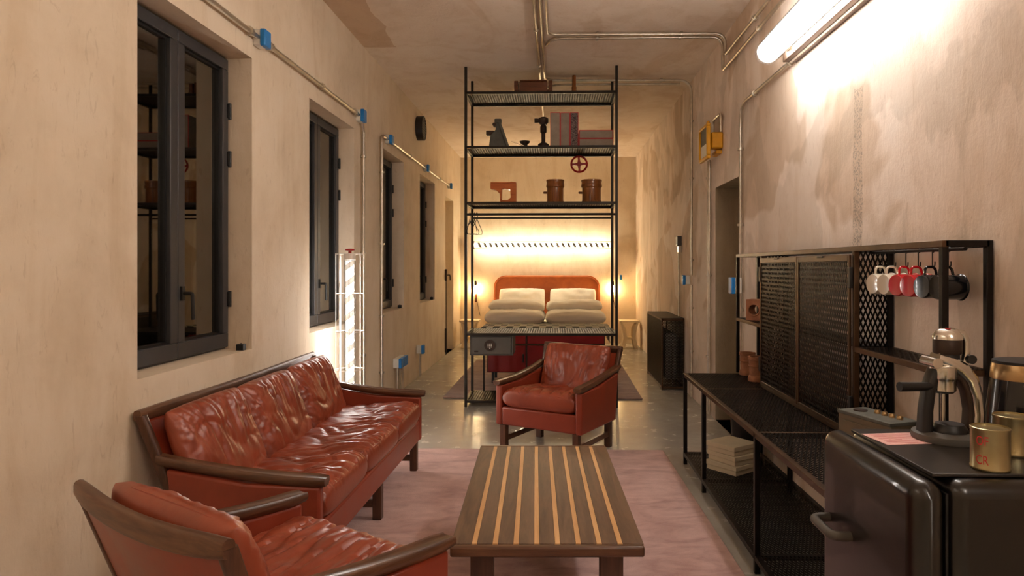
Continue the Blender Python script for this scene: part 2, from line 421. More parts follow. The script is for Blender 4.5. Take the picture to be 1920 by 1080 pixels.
struct(MB().box(XL - TH, XR + TH, YF - .2, YB + .2, ZC, ZC + .15).build('ceiling', 'ceil'))
# round vent cap standing proud of the wall
t = thing('vent_cap', 'round dark vent cap high on the left wall above the farthest window', 'vent', (XL, 8.45, 3.10))
MB().lathe([(.150, .001), (.150, .085), (.138, .088), (.136, .075)], 40, (0, 0, 0), 'x').build('rim', 'black_soft', t)
for k in range(9):
    z = -.12 + k * .03; hw_ = math.sqrt(max(.0004, .134 ** 2 - z * z))
    MB().box(.074, .082, -hw_, hw_, z - .011, z + .006).build('slat', 'grey_paint', t)
# windows: two sashes each
def window(n, y0, y1):
    xw = XL - .15; g = .003
    y0 += g; y1 -= g; z0, z1 = WZ0 + g, WZ1 - g; fw = .035
    fm = MB()
    fm.box(xw - .06, xw, y0, y1, z0, z0 + fw).box(xw - .06, xw, y0, y1, z1 - fw, z1).box(xw - .06, xw, y0, y0 + fw, z0 + fw, z1 - fw).box(xw - .06, xw, y1 - fw, y1, z0 + fw, z1 - fw)
    o = struct(fm.build('window_%d' % n, 'frame', None, .003))
    ym = (y0 + y1) / 2; st = .062; x1 = xw + .022
    for k, (a, b) in enumerate(((y0 + .012, ym - .002), (ym + .002, y1 - .012))):
        sz0, sz1 = z0 + .012, z1 - .012
        sm = MB().box(x1 - .07, x1, a, b, sz0, sz0 + st + .015).box(x1 - .07, x1, a, b, sz1 - st, sz1)
        sm.box(x1 - .07, x1, a, a + st, sz0 + st + .015, sz1 - st).box(x1 - .07, x1, b - st, b, sz0 + st + .015, sz1 - st)
        s_ = sm.build('sash', 'frame', o, .004)
        gm = MB(); e = .012
        ya, yb, za, zb = a + st, b - st, sz0 + st + .015, sz1 - st
        gm.box(x1 - .045, x1 - .02, ya, ya + e, za, zb).box(x1 - .045, x1 - .02, yb - e, yb, za, zb).box(x1 - .045, x1 - .02, ya + e, yb - e, za, za + e).box(x1 - .045, x1 - .02, ya + e, yb - e, zb - e, zb)
        gm.build('gasket', 'gasket', s_)
        MB().box(x1 - .038, x1 - .032, ya + e * .5, yb - e * .5, za + e * .5, zb - e * .5).build('pane', 'pane', s_, 0, 0)
        hy = b + .004 if k else a - .004
        for hz in (z0 + .28, (z0 + z1) / 2 + .25, z1 - .30):
            MB().lathe([(.009, -.045), (.009, .045)], 10, (x1 + .006, hy, hz)).box(x1 - .004, x1 + .006, hy - .02, hy, hz - .04, hz + .04).build('hinge', 'gasket', s_)
        if k:
            hm = MB(); yy = a + .030; hz = z0 + .33
            hm.box(x1, x1 + .012, yy - .014, yy + .014, hz - .035, hz + .035)
            hm.tube(fillet([(x1 + .01, yy, hz), (x1 + .055, yy, hz), (x1 + .055, yy + .006, hz - .13)], .012), .009, 8)
            hm.build('handle', 'gasket', s_, .002)
    return o
for i, (a, b) in enumerate(WINS): window(i + 1, a, b)
for i, (yy, lab) in enumerate(((3.77, 'nearest'), (7.64, 'third'), (9.61, 'farthest'))):
    tag(MB().box(XL - .05, XL - .01, yy - .04, yy, WZ0, WZ0 + .035).lathe([(.006, 0), (.006, .04)], 8, (XL - .03, yy - .02, WZ0)).build('sill_stop', 'gasket', None, .003),
        'small black block on the sill of the %s window from the camera' % lab, 'window stop', 'black blocks on the window sills')
# doors in the two openings
d1 = struct(MB().box(XL - .34, XL - .30, 10.605, 11.415, .005, 2.475).build('door_1', 'cream', None, .003))
MB().tube(fillet([(XL - .30, 10.68, 1.05), (XL - .25, 10.68, 1.05), (XL - .25, 10.79, 1.05)], .01), .009, 8).box(XL - .30, XL - .295, 10.655, 10.705, .95, 1.13).build('handle', 'dark_iron', d1)
d2 = struct(MB().box(XR + .33, XR + .37, 5.405, 6.195, .005, 2.085).build('door_2', 'reveal', None, .003))
MB().tube(fillet([(XR + .33, 5.5, 1.05), (XR + .28, 5.5, 1.05), (XR + .28, 5.61, 1.05)], .01), .009, 8).box(XR + .325, XR + .33, 5.475, 5.525, .95, 1.13).build('handle', 'dark_iron', d2)
t = thing('cremone_bolt', 'dark bolt hardware beside the far doorway on the left wall', 'door bolt', (XL, 10.55, 0))
MB().box(0, .035, -.02, .02, 1.16, 1.34).build('bolt_housing', 'dark_iron', t, .004)
MB().tube([(.02, 0, 1.16), (.02, 0, .06)], .007, 8).build('rod', 'dark_iron', t)
MB().tube(fillet([(.03, 0, 1.25), (.08, 0, 1.25), (.08, .03, 1.17)], .01), .008, 8).build('lever', 'dark_iron', t)
MB().box(0, .03, -.02, .02, .05, .42).build('lower_guide', 'dark_iron', t, .004)

# rugs
def rug(name, mat, label, pts, th=.018):
    mb = MB().prism(pts, .001, th, 'z'); return tag(mb.build(name, mat, None, .008, seg=3), label, 'rug')
rug('rug', 'rug', 'large dusty pink pile rug under the sofa and striped coffee table', [(-1.30, .9), (.88, .9), (.80, 5.10), (-1.30, 5.10)])
rug('rug', 'rug2', 'greyish mauve rug in front of the bed behind the tall shelf', [(-1.18, 7.12), (.90, 7.10), (.92, 10.0), (-1.16, 10.0)])

# ------------------------------------------------------------------ seating
def cushion_mesh(name, w_, d_, t_, seed, kind='seat', mat='leather', n=88, pw=4.0, ex=.42):
    """soft stuffed cushion centred on the origin, thickness along z; wrinkles are geometry"""
    rnd = random.Random(seed); ox, oy = rnd.uniform(0, 50), rnd.uniform(0, 50)
    folds = [(rnd.uniform(-.9, .9), rnd.uniform(-.25, .25), rnd.uniform(.05, .10), rnd.uniform(.35, 1.1)) for _ in range(9)]
    vs = []; idx = {}
    def height(u, v):
        e = max(0, (1 - abs(u) ** pw)) * max(0, (1 - abs(v) ** pw)); return e ** ex
    for side in (1, -1):
        for i in range(n + 1):
            for j in range(n + 1):
                if side == -1 and (i in (0, n) or j in (0, n)): idx[side, i, j] = idx[1, i, j]; continue
                u = math.sin(PI / 2 * (2 * i / n - 1)); v = math.sin(PI / 2 * (2 * j / n - 1))
                h = height(u, v); rr = 1 - .035 * (abs(u) ** 6) * (abs(v) ** 6)
                x = u * w_ / 2 * rr; y = v * d_ / 2 * rr; z = side * h * t_ / 2
                if side == 1:
                    X, Y = x / .5, y / .5
                    wr = 0
                    if kind == 'back':
                        top = max(0, (v + .45) / 1.45) ** 1.0
                        fan = u * (1.15 - .35 * v) + .05 * noise.noise(Vector((u * 2 + ox, v * 2, 1.7)))
                        q = min(1, abs(noise.noise(Vector((fan * 8 + ox, v * .35 + oy, seed)))) * 3.2)
                        wr += .026 * top * (q - .6)
                        q2 = min(1, abs(noise.noise(Vector((u * 1.6 + v * 1.1 + ox, v * 1.3 - u * 1.3 + oy, 3.1)))) * 3.5)
                        wr += .010 * (q2 - .6) * (1 - .3 * top)
                        z -= .014 * math.exp(-((u) ** 2 + (v - .1) ** 2) * 3)
                    elif kind == 'seat':
                        frt = max(0, (-v + .5) / 1.5)
                        q = min(1, abs(noise.noise(Vector((u * 8 + ox + v * .9, v * .9 + oy, seed)))) * 3.2)
                        wr += .020 * (q - .6) * (.25 + frt)
                        q2 = min(1, abs(noise.noise(Vector((u * 1.9 - v * 1.3 + ox, v * 1.6 + oy, 7.7)))) * 3.4)
                        wr += .011 * (q2 - .6) - .016 * math.exp(-(u * u + v * v) * 3)
                    else:
                        q2 = noise.noise(Vector((u * 2.2 + ox, v * 1.8 + oy, 7.7))); wr += .020 * q2
                        q = 1 - abs(noise.noise(Vector((u * 5 + ox + v, v * 2 + oy, seed)))) * 2.2
                        wr += .006 * q
                    for fu, sl, wd, ln in folds:
                        dd = (u - fu - sl * v) / wd
                        wr -= (0 if kind == 'linen' else .006) * math.exp(-dd * dd) * max(0, 1 - abs(v - (.4 if kind == 'back' else -.3)) / ln)
                    z += wr * min(1, h * 1.1) * min(1, h)
                    # puckered seam
                    pk = noise.noise(Vector((X * 24 + ox, Y * 24 + oy, seed)))
                    z += .006 * pk * (1 - h) * h * 4
                idx[side, i, j] = len(vs); vs.append((x, y, z))
    fs = []
    for side in (1, -1):
        for i in range(n):
            for j in range(n):
                f = (idx[side, i, j], idx[side, i + 1, j], idx[side, i + 1, j + 1], idx[side, i, j + 1]); fs.append(f if side == 1 else f[::-1])
    mb = MB(); mb.v = vs; mb.f = fs; mb.mi = [0] * len(fs)
    return mb.mesh(name, mat, 80)
def piping(name, w_, d_, parent, loc, rot, mat='leather_flat', r=.005):
    pts = []
    for k in range(64):
        a = 2 * PI * k / 64; c, s = math.cos(a), math.sin(a); p = .28
        pts.append((math.copysign(abs(c) ** p, c) * w_ / 2 * .985, math.copysign(abs(s) ** p, s) * d_ / 2 * .985, 0))
    return MB().tube(pts, r, 6, closed=True).build(name, mat, parent, loc=loc, rot=rot)

def seat_unit(name, label, cat, loc, rz, W, nc, seed, zt=.775, group=None, drop=None, ytp=.725, bowd=.030):
    """low lounge seat; front at local y = 0 facing -y"""
    t = thing(name, label, cat, loc, rz, group)
    ZL = .19; hw = W / 2; pt = .05
    # sides: leather slabs under the wooden arms
    for s in (-1, 1):
        x0, x1 = sorted((s * hw, s * (hw - pt)))
        MB().prism([(0, ZL), (0, .482), (.30, .492), (.63, .545), (.585, ZL)], x0, x1, 'x').build('side_panel', 'leather_flat', t, .012, seg=3)
        secs = []
        for k in range(15):
            u = k / 14; y = -.022 + u * .69; wd = .078 - .022 * u; z = .500 + .080 * u ** 1.9
            wd *= min(1, .80 + u * 4); th = .038 * min(1, .80 + u * 4)
            cx = s * (hw - .022 - .010 * math.sin(u * PI)); 
            secs.append([(cx + px, y, z + pz + .006 * (1 if abs(px) > wd * .3 else 0)) for px, pz in rrect(0, 0, wd, th, th * .42, 3)])
        MB().loft(secs).build('armrest', 'wood_y', t)
    # front rail and deck
    MB().box(-hw + pt, hw - pt, .004, .05, ZL, .325).build('front_rail', 'leather_flat', t, .014, seg=3)
    MB().box(-hw + pt, hw - pt, .05, .57, ZL + .02, .285).build('seat_deck', 'leather_flat', t)
    # back: bowed wooden rail, stiles, leather panel
    yb, zb, ztp = .545, .21, zt
    def back(u, v, off=0):   # u across -1..1, v up 0..1
        hwv = (hw - .035) * (1 - v) + (hw - .010) * v
        bow = bowd * (1 - u * u) * v
        return Vector((u * hwv, yb + (ytp - yb) * v + bow + off * .95, zb + (ztp - zb) * v - .016 * (1 - u * u) * v - off * -.32))
    N = 14
    f = MB(); g = [];
    for off in (-.014, .014):
        for j in range(7):
            for i in range(N + 1): g.append(back(-1 + 2 * i / N, j / 6 * .95, off))
    fs = []; K = 7 * (N + 1)
    for j in range(6):
        for i in range(N):
            a = j * (N + 1) + i; q = (a, a + 1, a + N + 2, a + N + 1); fs += [q[::-1], tuple(K + p for p in q)]
    for j in range(6):
        a = j * (N + 1); b = a + N; fs += [(a, a + N + 1, K + a + N + 1, K + a), (b, K + b, K + b + N + 1, b + N + 1)]
    for i in range(N): a = 6 * (N + 1) + i; fs += [(i, K + i, K + i + 1, i + 1), (a, a + 1, K + a + 1, K + a)]
    f.add(g, fs); f.build('back_panel', 'leather_flat', t)
    secs = []
    for i in range(N + 1):
        u = -1.0 + 2.0 * i / N; p = back(u, 1); e = abs(u) ** 6
        secs.append([(p.x, p.y + a, p.z + b) for a, b in rrect(0, 0, .040 - .008 * e, .058 - .012 * e, .014, 3)])
    MB().loft(secs).build('back_rail', 'wood_x', t)
    for s in (-1, 1):
        secs = []
        for k in range(8):
            v = .12 + .88 * k / 7; p = back(s, v)
            secs.append([(p.x + a - s * .016, p.y + b - .004, p.z) for a, b in rrect(0, 0, .036, .046, .012, 3)])
        MB().loft(secs).build('back_stile', 'wood_z', t)
    # legs and stretchers
    lx = [-hw + .055, hw - .055] if nc == 1 else [-hw + .09, 0, hw - .09]
    for x in lx:
        for y in (.035, .56):
            MB().prism([(x - .024, y - .024), (x + .024, y - .024), (x + .024, y + .024), (x - .024, y + .024)], (.001 if drop is None or (t.matrix_basis @ Vector((x, y - .03, 0))).y < drop else .001 - loc[2]), ZL, 'z').build('leg', 'wood_z', t, .004)
        MB().box(x - .013, x + .013, .055, .54, .065, .105).build('stretcher', 'wood_y', t, .004)
    # cushions
    iw = W - 2 * pt - .004; cw = iw / nc
    bd = Vector((0, ytp - yb, ztp - zb)).normalized(); tilt = math.atan2(bd.z, bd.y)
    for k in range(nc):
        cx = -iw / 2 + cw * (k + .5)
        rs = random.Random(seed + k)
        me = cushion_mesh('seat_cushion', cw * 1.0, .575, .165, seed * 10 + k, 'seat', pw=6, ex=.30)
        lo, ro = (cx, .275, .372 + rs.uniform(-.004, .004)), (R(-4.5), 0, R(rs.uniform(-1, 1)))
        c = place('seat_cushion', me, t, loc=lo, rot=ro); c.rotation_euler = ro
        piping('piping', cw * .985, .562, c, (0, 0, .045), (0, 0, 0))
        bw = cw * .985 if nc > 1 else cw * .93
        me = cushion_mesh('back_cushion', bw, .455, .155, seed * 10 + 5 + k, 'back', pw=3.4)
        mid = back(cx / hw, .585) + Vector((0, -bd.z, bd.y)) * .086
        c = place('back_cushion', me, t, loc=(cx, mid.y, mid.z + .0), rot=(tilt + R(rs.uniform(-1.5, 1.5)), 0, 0))
        piping('piping', bw, .455, c, (0, 0, 0), (0, 0, 0))
    return t
RUGZ = .018
seat_unit('sofa', 'long red brown leather sofa with three back cushions against the left wall', 'sofa', (-.925, 3.66, RUGZ), R(89.2), 1.94, 3, 3, .758, ytp=.752, bowd=.002)
seat_unit('armchair', 'red brown leather armchair facing the camera in front of the tall shelf', 'armchair', (-.135, 4.90, RUGZ), R(-29), .715, 1, 5, .715, drop=5.10)
seat_unit('armchair', 'red brown leather armchair seen from behind in the near left corner', 'armchair', (-.655, 2.325, RUGZ), R(147), .775, 1, 8, .728)

# ------------------------------------------------------------------ coffee table
def coffee_table():
    t = thing('coffee_table', 'low dark wooden coffee table with light wood stripes along its top', 'coffee table', (-.047, 2.912, RUGZ), R(1.7))
    L, Wd, z0, z1 = 1.30, .648, .397, .432
    ns = 8; lw = .018; seg = Wd / 9.0; x = -Wd / 2
    edge = [-Wd / 2]
    for k in range(ns): edge.append(-Wd / 2 + seg * (k + 1) + (k - 3.5) * -.002)
    edge.append(Wd / 2)
    for k in range(9):
        a = edge[k] + (lw / 2 if k else 0); b = edge[k + 1] - (lw / 2 if k < 8 else 0)
        MB().box(a, b, -L / 2 + .03, L / 2 - .03, z0, z1).build('plank', 'table_dark', t, .0012)
    for k in range(ns):
        MB().box(edge[k + 1] - lw / 2 + .0004, edge[k + 1] + lw / 2 - .0004, -L / 2 + .03, L / 2 - .03, z0, z1 + .0004).build('inlay_strip', 'table_light', t, .0008)
    for s in (-1, 1):
        y0, y1 = sorted((s * L / 2, s * (L / 2 - .03)))
        MB().box(-Wd / 2, Wd / 2, y0, y1, z0, z1 + .0002).build('breadboard_end', 'wood_x', t, .008, seg=3)
    for sx in (-1, 1):
        for sy in (-1, 1):
            cx, cy = sx * (Wd / 2 - .10), sy * (L / 2 - .12)
            MB().box(cx - .04, cx + .04, cy - .028, cy + .028, 0, z0).build('leg', 'table_leg', t, .004)
        MB().box(sx * (Wd / 2 - .10) - .02, sx * (Wd / 2 - .10) + .02, -L / 2 + .15, L / 2 - .15, z0 - .06, z0).build('apron', 'table_leg', t, .003)
    for sy in (-1, 1):
        cy = sy * (L / 2 - .12); MB().box(-Wd / 2 + .14, Wd / 2 - .14, cy - .014, cy + .014, z0 - .045, z0).build('apron', 'table_leg', t, .003)
coffee_table()

# ------------------------------------------------------------------ tall shelf in mid room
SX0, SX1, SY0, SY1 = -.885, .595, 6.70, 7.22
def tall_shelf():
    t = thing('shelving_unit', 'tall black steel shelf with mesh boards dividing the room to the ceiling', 'shelf', ((SX0 + SX1) / 2, (SY0 + SY1) / 2, 0))
    ox, oy = (SX0 + SX1) / 2, (SY0 + SY1) / 2; hx, hy = (SX1 - SX0) / 2, (SY1 - SY0) / 2; b = .013
    for sx in (-1, 1):
        for sy in (-1, 1):
            MB().box(sx * hx - b, sx * hx + b, sy * hy - b, sy * hy + b, .019 if sy > 0 else 0, ZC - .004).build('post', 'black_shelf', t, .002)
    for z in (3.09, 2.555, 2.005, .715, .055):
        fr = MB().box(-hx, hx, -hy - b, -hy + b, z - b, z + b).box(-hx, hx, hy - b, hy + b, z - b, z + b).box(-hx - b, -hx + b, -hy, hy, z - b, z + b).box(hx - b, hx + b, -hy, hy, z - b, z + b)
        f = fr.build('shelf_frame', 'black_shelf', t, .002)
        expanded('mesh_sheet', 'black_shelf', f, -hx, hx, -hy, hy, 'xy', z + .009, .05, .022, .0075, .003)
    MB().tube([(-hx, -hy, 1.895), (hx, -hy, 1.895)], .012, 10).build('hanging_rail', 'black_shelf', t)
    MB().tube([(-hx, hy, 1.895), (hx, hy, 1.895)], .009, 10).build('back_brace', 'black_shelf', t)
    MB().box(-hx + .115, -hx + .135, hy - b, hy + b, .068, .70).build('short_post', 'black_shelf', t, .002)
tall_shelf()
SZ = {1: 3.09 + .0135, 2: 2.555 + .0135, 3: 2.005 + .0135}
YS = 6.93
# top shelf
t = thing('wooden_pattern_box', 'dark brown wooden foundry pattern box on the topmost shelf', 'wooden mould', (-.225, YS, SZ[1]))
MB().box(-.14, .14, -.10, .10, 0, .135).build('body', 'pattern_dark', t, .008)
for s in (-1, 1):
    MB().box(s * .165 - .025, s * .165 + .025, -.12, .12, 0, .045).box(s * .172 - .02, s * .172 + .02, -.10, .10, .045, .14).build('end_block', 'pattern_dark', t, .006)
MB().box(-.135, .135, -.105, .105, .135, .146).build('lid', 'pattern_dark', t, .003)
t = thing('wooden_spindle', 'brown turned wooden spindle on a round foot on the topmost shelf', 'wooden mould', (.185, YS - .02, SZ[1]))
MB().lathe([(.085, 0), (.085, .012), (.05, .022)], 32).build('foot', 'pattern_dark', t)
MB().lathe([(.048, .022), (.028, .045), (.022, .07), (.026, .085), (.020, .10), (.020, .205), (.016, .21)], 24).build('shaft', 'pattern_brown', t)
# second shelf
t = thing('iron_bracket', 'grey triangular iron bracket standing at the left end of the second shelf', 'machine part', (-.575, YS, SZ[2]))
MB().prism([(-.105, 0), (.115, 0), (.02, .27), (-.035, .27), (-.03, .2), (-.085, .14)], -.05, .05, 'y').build('body', 'grey_paint', t, .008)
MB().prism([(.085, 0), (.115, 0), (.02, .27), (-.005, .27)], -.075, .075, 'y').build('rib', 'grey_paint', t, .005)
MB().box(-.13, -.05, -.04, .04, .145, .19).build('jaw', 'dark_iron', t, .006)
MB().box(-.045, .025, -.035, .035, .27, .31).build('head', 'grey_paint', t, .006)
MB().lathe([(.018, -.075), (.018, .0)], 14, (-.045, 0, .245), 'y').build('bolt', 'dark_iron', t)
t = thing('iron_spool', 'small dark iron spool beside a flat blade on the second shelf', 'machine part', (-.315, YS, SZ[2]))
MB().lathe([(.06, 0), (.055, .012), (.028, .03), (.028, .05), (.05, .07), (.052, .085), (.03, .09)], 28).build('body', 'dark_iron', t)
tag(MB().box(-.09, .09, -.012, .012, -.002, .004).build('flat_blade', 'chrome', None, .001, loc=(-.36, YS - .10, SZ[2] + .035), rot=(0, R(19), 0)), 'thin flat steel blade leaning by the iron spool on the second shelf', 'blade')
t = thing('iron_stand', 'dark iron spindle stand left of the grey binders on the second shelf', 'machine part', (-.125, YS - .02, SZ[2]))
MB().lathe([(.06, 0), (.055, .05), (.03, .065)], 24).build('base', 'dark_iron', t)
MB().lathe([(.02, .06), (.02, .16), (.032, .17), (.032, .23), (.02, .25)], 20).build('column', 'dark_iron', t)
MB().lathe([(.034, .25), (.05, .27), (.05, .31), (.025, .325)], 20).build('head', 'dark_iron', t)
MB().lathe([(.022, -.06), (.022, -.03), (.012, .01)], 14, (-.03, 0, .29), 'x').build('knob', 'dark_iron', t)
def binder(label, x, wd, hgt, dep, z=SZ[2], spine='binder', flat=False):
    t = thing('box_file', label, 'box file', (x, YS - .02, z), 0, 'grey box files with red edges')
    if flat: a, c = hgt, wd
    else: a, c = wd, hgt
    MB().box(-a / 2, a / 2, -dep / 2, dep / 2, .001, c).build('cover', spine, t, .003)
    e = .0045; y = -dep / 2
    for (x0, x1, z0, z1) in ((-a / 2, -a / 2 + e, 0.001, c), (a / 2 - e, a / 2, .001, c), (-a / 2 + e, a / 2 - e, .001, .001 + e), (-a / 2 + e, a / 2 - e, c - e, c)):
        MB().box(x0 - .0005, x1 + .0005, y - .002, y + .01, z0, z1 + .0005).build('edge_band', 'binder_red', t)
binder('upright grey box file with red edges next to the iron stand', -.005, .098, .345, .24)
binder('upright grey box file with red edges in the middle of the upright three', .094, .094, .342, .24)
binder('upright marbled dark box file with red edges beside the lying two', .184, .082, .344, .24, spine='marble')
binder('grey box file with red edges lying lowest on the second shelf', .402, .083, .34, .24, flat=True)
binder('grey box file with red edges lying on top of another', .400, .083, .335, .24, z=SZ[2] + .0845, flat=True)
# red hand wheel under the second shelf
t = thing('hand_wheel', 'red cast hand wheel hanging below the second shelf', 'hand wheel', (.245, SY1 - .05, 2.455))
MB().tube([(.082 * math.cos(2 * PI * k / 40), 0, .082 * math.sin(2 * PI * k / 40)) for k in range(40)], .0105, 8, closed=True).build('rim', 'red', t)
MB().lathe([(.026, -.022), (.026, .022)], 18, (0, 0, 0), 'y').build('hub', 'red', t, .003)
for k in range(4):
    a = k * PI / 2 + .05
    MB().loft([[(r_ * math.cos(a) - w_ * math.sin(a), yy, r_ * math.sin(a) + w_ * math.cos(a)) for w_, yy in ((-ww, -.008), (ww, -.008), (ww, .008), (-ww, .008))] for r_, ww in ((.02, .016), (.05, .010), (.082, .014))]).build('spoke', 'red', t)
MB().tube(fillet([(0, .0, .080), (0, 0, .100), (0, .05, .106), (0, .052, .10)], .012), .0035, 6).build('hook', 'black_shelf', t)
# third shelf
t = thing('wooden_pattern', 'orange wooden foundry pattern with a cut-out on the third shelf', 'wooden mould', (-.53, YS, SZ[3]))
pm = MB()
pm.prism([(.045, .0), (.13, .0), (.13, .215), (.08, .22), (.03, .205), (-.13, .205), (-.13, .15), (-.07, .135), (-.035, .10), (-.03, .0), (-.01, .0), (-.01, .035), (-.02, .05), (-.015, .15), (.02, .15), (.07, .14), (.075, .06), (.045, .035)], -.05, .05, 'y')
pm.build('body', 'pattern_orange', t, .003)
MB().box(-.03, .05, -.05, .05, .0005, .034).build('foot', 'pattern_orange', t, .003)
MB().box(-.128, .128, -.058, .058, .206, .214).build('top_board', 'pattern_orange', t, .002)
def barrel(label, x, r, h):
    t = thing('wooden_barrel_pattern', label, 'wooden mould', (x, YS, SZ[3]), 0, 'round brown foundry patterns on the third shelf')
    MB().lathe([(r * .98, .001), (r * .98, .02), (r * .9, .03), (r * .9, h * .66), (r, h * .70), (r, h * .80), (r * .96, h * .82), (r * .96, h * .93), (r, h * .94), (r, h), (r * .8, h), (r * .78, h - .04)], 36).build('body', 'pattern_brown', t)
    for a in (-1.75, -1.2):
        MB().box(-.006, .006, -r * .98, -r * .86, .02, h * .68).build('rib', 'pattern_brown', t, .002, rot=(0, 0, a + PI / 2))
    MB().lathe([(.012, 0), (.012, .035), (.008, .04)], 12, (0, 0, 0), 'x').build('peg', 'pattern_dark', t, loc=(-r * .88, 0, h * .47), rot=(0, 0, PI))
barrel('narrower round brown wooden pattern in the middle of the third shelf', -.005, .092, .24)
barrel('wider round brown wooden pattern at the right of the third shelf', .362, .105, .238)
# hangers
def hanger(i, x, rz, lab):
    pts = []
    for k in range(13): a = PI * 1.15 - k / 12 * PI * 1.25; pts.append((.020 * math.cos(a), 0, .020 * math.sin(a) - .004))
    pts += [(.0, 0, -.045)]
    t = thing('wire_hanger', lab, 'hanger', (x, SY0, 1.8945), rz, 'wire hangers on the rail')
    MB().tube(pts, .003, 6).build('hook', 'black_soft', t)
    MB().tube(fillet([(0, 0, -.045), (.12, 0, -.165), (.11, 0, -.195), (-.11, 0, -.195), (-.12, 0, -.165), (0, 0, -.045)], .02), .0032, 6).build('shoulder_wire', 'black_soft', t)
for i, (x, rz) in enumerate(((-.845, 84), (-.822, 62), (-.80, 84), (-.775, 70))):
    hanger(i, x, R(rz), 'thin black wire hanger on the shelf rail, %s from the left post' % ('first', 'second', 'third', 'fourth')[i])
# safe
t = thing('safe', 'grey electronic safe with round keypad under the desk board of the shelf', 'safe', (SX0 + .035 + .215, 6.93, .50))
MB().box(-.215, .215, -.19, .19, 0, .199).build('body', 'safe', t, .006)
dr = MB().box(-.200, .195, -.202, -.19, .014, .186).build('door', 'safe', t, .004)
kp = MB().lathe([(.055, -.012), (.055, -.004), (.046, 0), (.046, .006)], 36, (0, 0, 0), 'y').build('keypad_ring', 'dark_iron', dr, loc=(-.015, -.205, .103))
for r_ in range(4):
    for c_ in range(3):
        if r_ == 3 and c_ != 1: continue
        MB().box(-.0055, .0055, -.004, .0, -.005, .005).build('key', 'white_pl', dr, .001, loc=(-.015 - .016 + c_ * .016, -.2165, .117 - r_ * .0145))
MB().box(-.17, -.13, -.206, -.2, .035, .05).build('emblem', 'dark_iron', dr, .002)
MB().box(-.215, .215, -.015, .015, .199, .2025).build('hanging_bracket', 'black_shelf', t)

# ------------------------------------------------------------------ bedroom
t = thing('red_cabinet', 'low dark red cabinet on black legs between the tall shelf and the bed', 'cabinet', (-.115, 8.18, RUGZ))
MB().box(-.685, .685, -.25, .25, .13, .645).build('body', 'dark_iron', t, .004)
for k in range(2):
    x0, x1 = ((-.675, -.235), (-.215, .675))[k]
    MB().box(x0, x1, -.265, -.25, .465, .64).build('drawer_front', 'red_cabinet', t, .005)
    d = MB().box(x0, x1, -.265, -.25, .14, .445).build('door', 'red_cabinet', t, .005)
    MB().box(x1 - .035, x1 - .02, -.285, -.265, .25, .35).build('handle', 'black_soft', d, .003)
MB().box(-.685, .685, -.268, -.25, .447, .463).build('middle_bar', 'brown_steel', t)
for sx in (-1, 1):
    for sy in (-1, 1):
        MB().box(sx * .62 - .015, sx * .62 + .015, sy * .2 - .015, sy * .2 + .015, 0, .13).build('leg', 'black_soft', t, .002)
m_ = MB().box(-.75, .75, -.26, .26, 0, .012).box(.738, .75, -.24, .24, -.16, 0).box(-.75, -.738, -.24, .24, -.12, 0)
tag(m_.build('check_cloth', 'check', None, .002, loc=(-.115, 8.18, RUGZ + .646)), 'black and white checked cloth spread over the red cabinet', 'cloth')
t = thing('bed', 'double bed with orange rounded headboard against the back wall', 'bed', (-.16, 11.2, 0))
MB().box(-.90, .90, -1.0, .94, .12, .28).build('base', 'cream', t, .01)
for sx in (-1, 1):
    for sy in (-1, 1): MB().box(sx * .8 - .03, sx * .8 + .03, sy * .85 - .03, sy * .85 + .03, 0, .12).build('leg', 'black_soft', t)
MB().box(-.90, .90, -1.0, .94, .28, .50).build('mattress', 'linen', t, .05, seg=4)
def hb(w_, h, r, z0, inset=0):
    pts = [(-w_ / 2 + inset, z0), (w_ / 2 - inset, z0)]
    for k in range(9): a = k / 8 * PI / 2; pts.append((w_ / 2 - inset - r + r * math.cos(a), h - inset - r + r * math.sin(a)))
    for k in range(9): a = PI / 2 + k / 8 * PI / 2; pts.append((-w_ / 2 + inset + r - r * -math.cos(a), h - inset - r + r * math.sin(a)))
    return pts
MB().prism(hb(1.90, 1.225, .22, .30), .97, 1.04, 'y').build('headboard', 'orange_leather', t, .012, seg=3)
MB().tube([(x, .968, z) for x, z in hb(1.90, 1.225, .20, .32, .03)[1:] + [hb(1.90, 1.225, .20, .32, .03)[0]]], .010, 8).build('headboard_piping', 'orange_leather', t)
def soft(name, label, cat, loc, w_, d_, t_, seed, rot=(0, 0, 0), group=None, pw=4.0):
    me = cushion_mesh(name, w_, d_, t_, seed, 'linen', 'linen', 40, pw)
    o = place(name, me, None, loc=loc, rot=rot); return tag(o, label, cat, group)
soft('pillow', 'white pillow propped on the left half of the orange headboard', 'pillow', (-.59, 11.93, .80), .80, .46, .20, 31, (R(52), 0, 0), 'pillows on the bed', 3)
soft('pillow', 'white pillow propped on the right half of the orange headboard', 'pillow', (.30, 11.93, .80), .80, .46, .20, 32, (R(52), 0, R(-1)), 'pillows on the bed', 3)
for sx, nm in ((-1, 'left'), (1, 'right')):
    t = thing('folded_duvet', 'plump white duvet folded in layers on the %s half of the bed' % nm, 'duvet', (-.16 + sx * .46, 10.75, .50), 0, 'folded duvets on the bed')
    place('lower_fold', cushion_mesh('lower_fold', .912, 1.02, .22, 40 + sx, 'linen', 'linen', 40, 5), t, loc=(0, -.12, .11))
    place('upper_fold', cushion_mesh('upper_fold', .88, .62, .17, 44 + sx, 'linen', 'linen', 40, 4), t, loc=(sx * -.01, .12, .26), rot=(R(4), R(-1.5 * sx), 0))
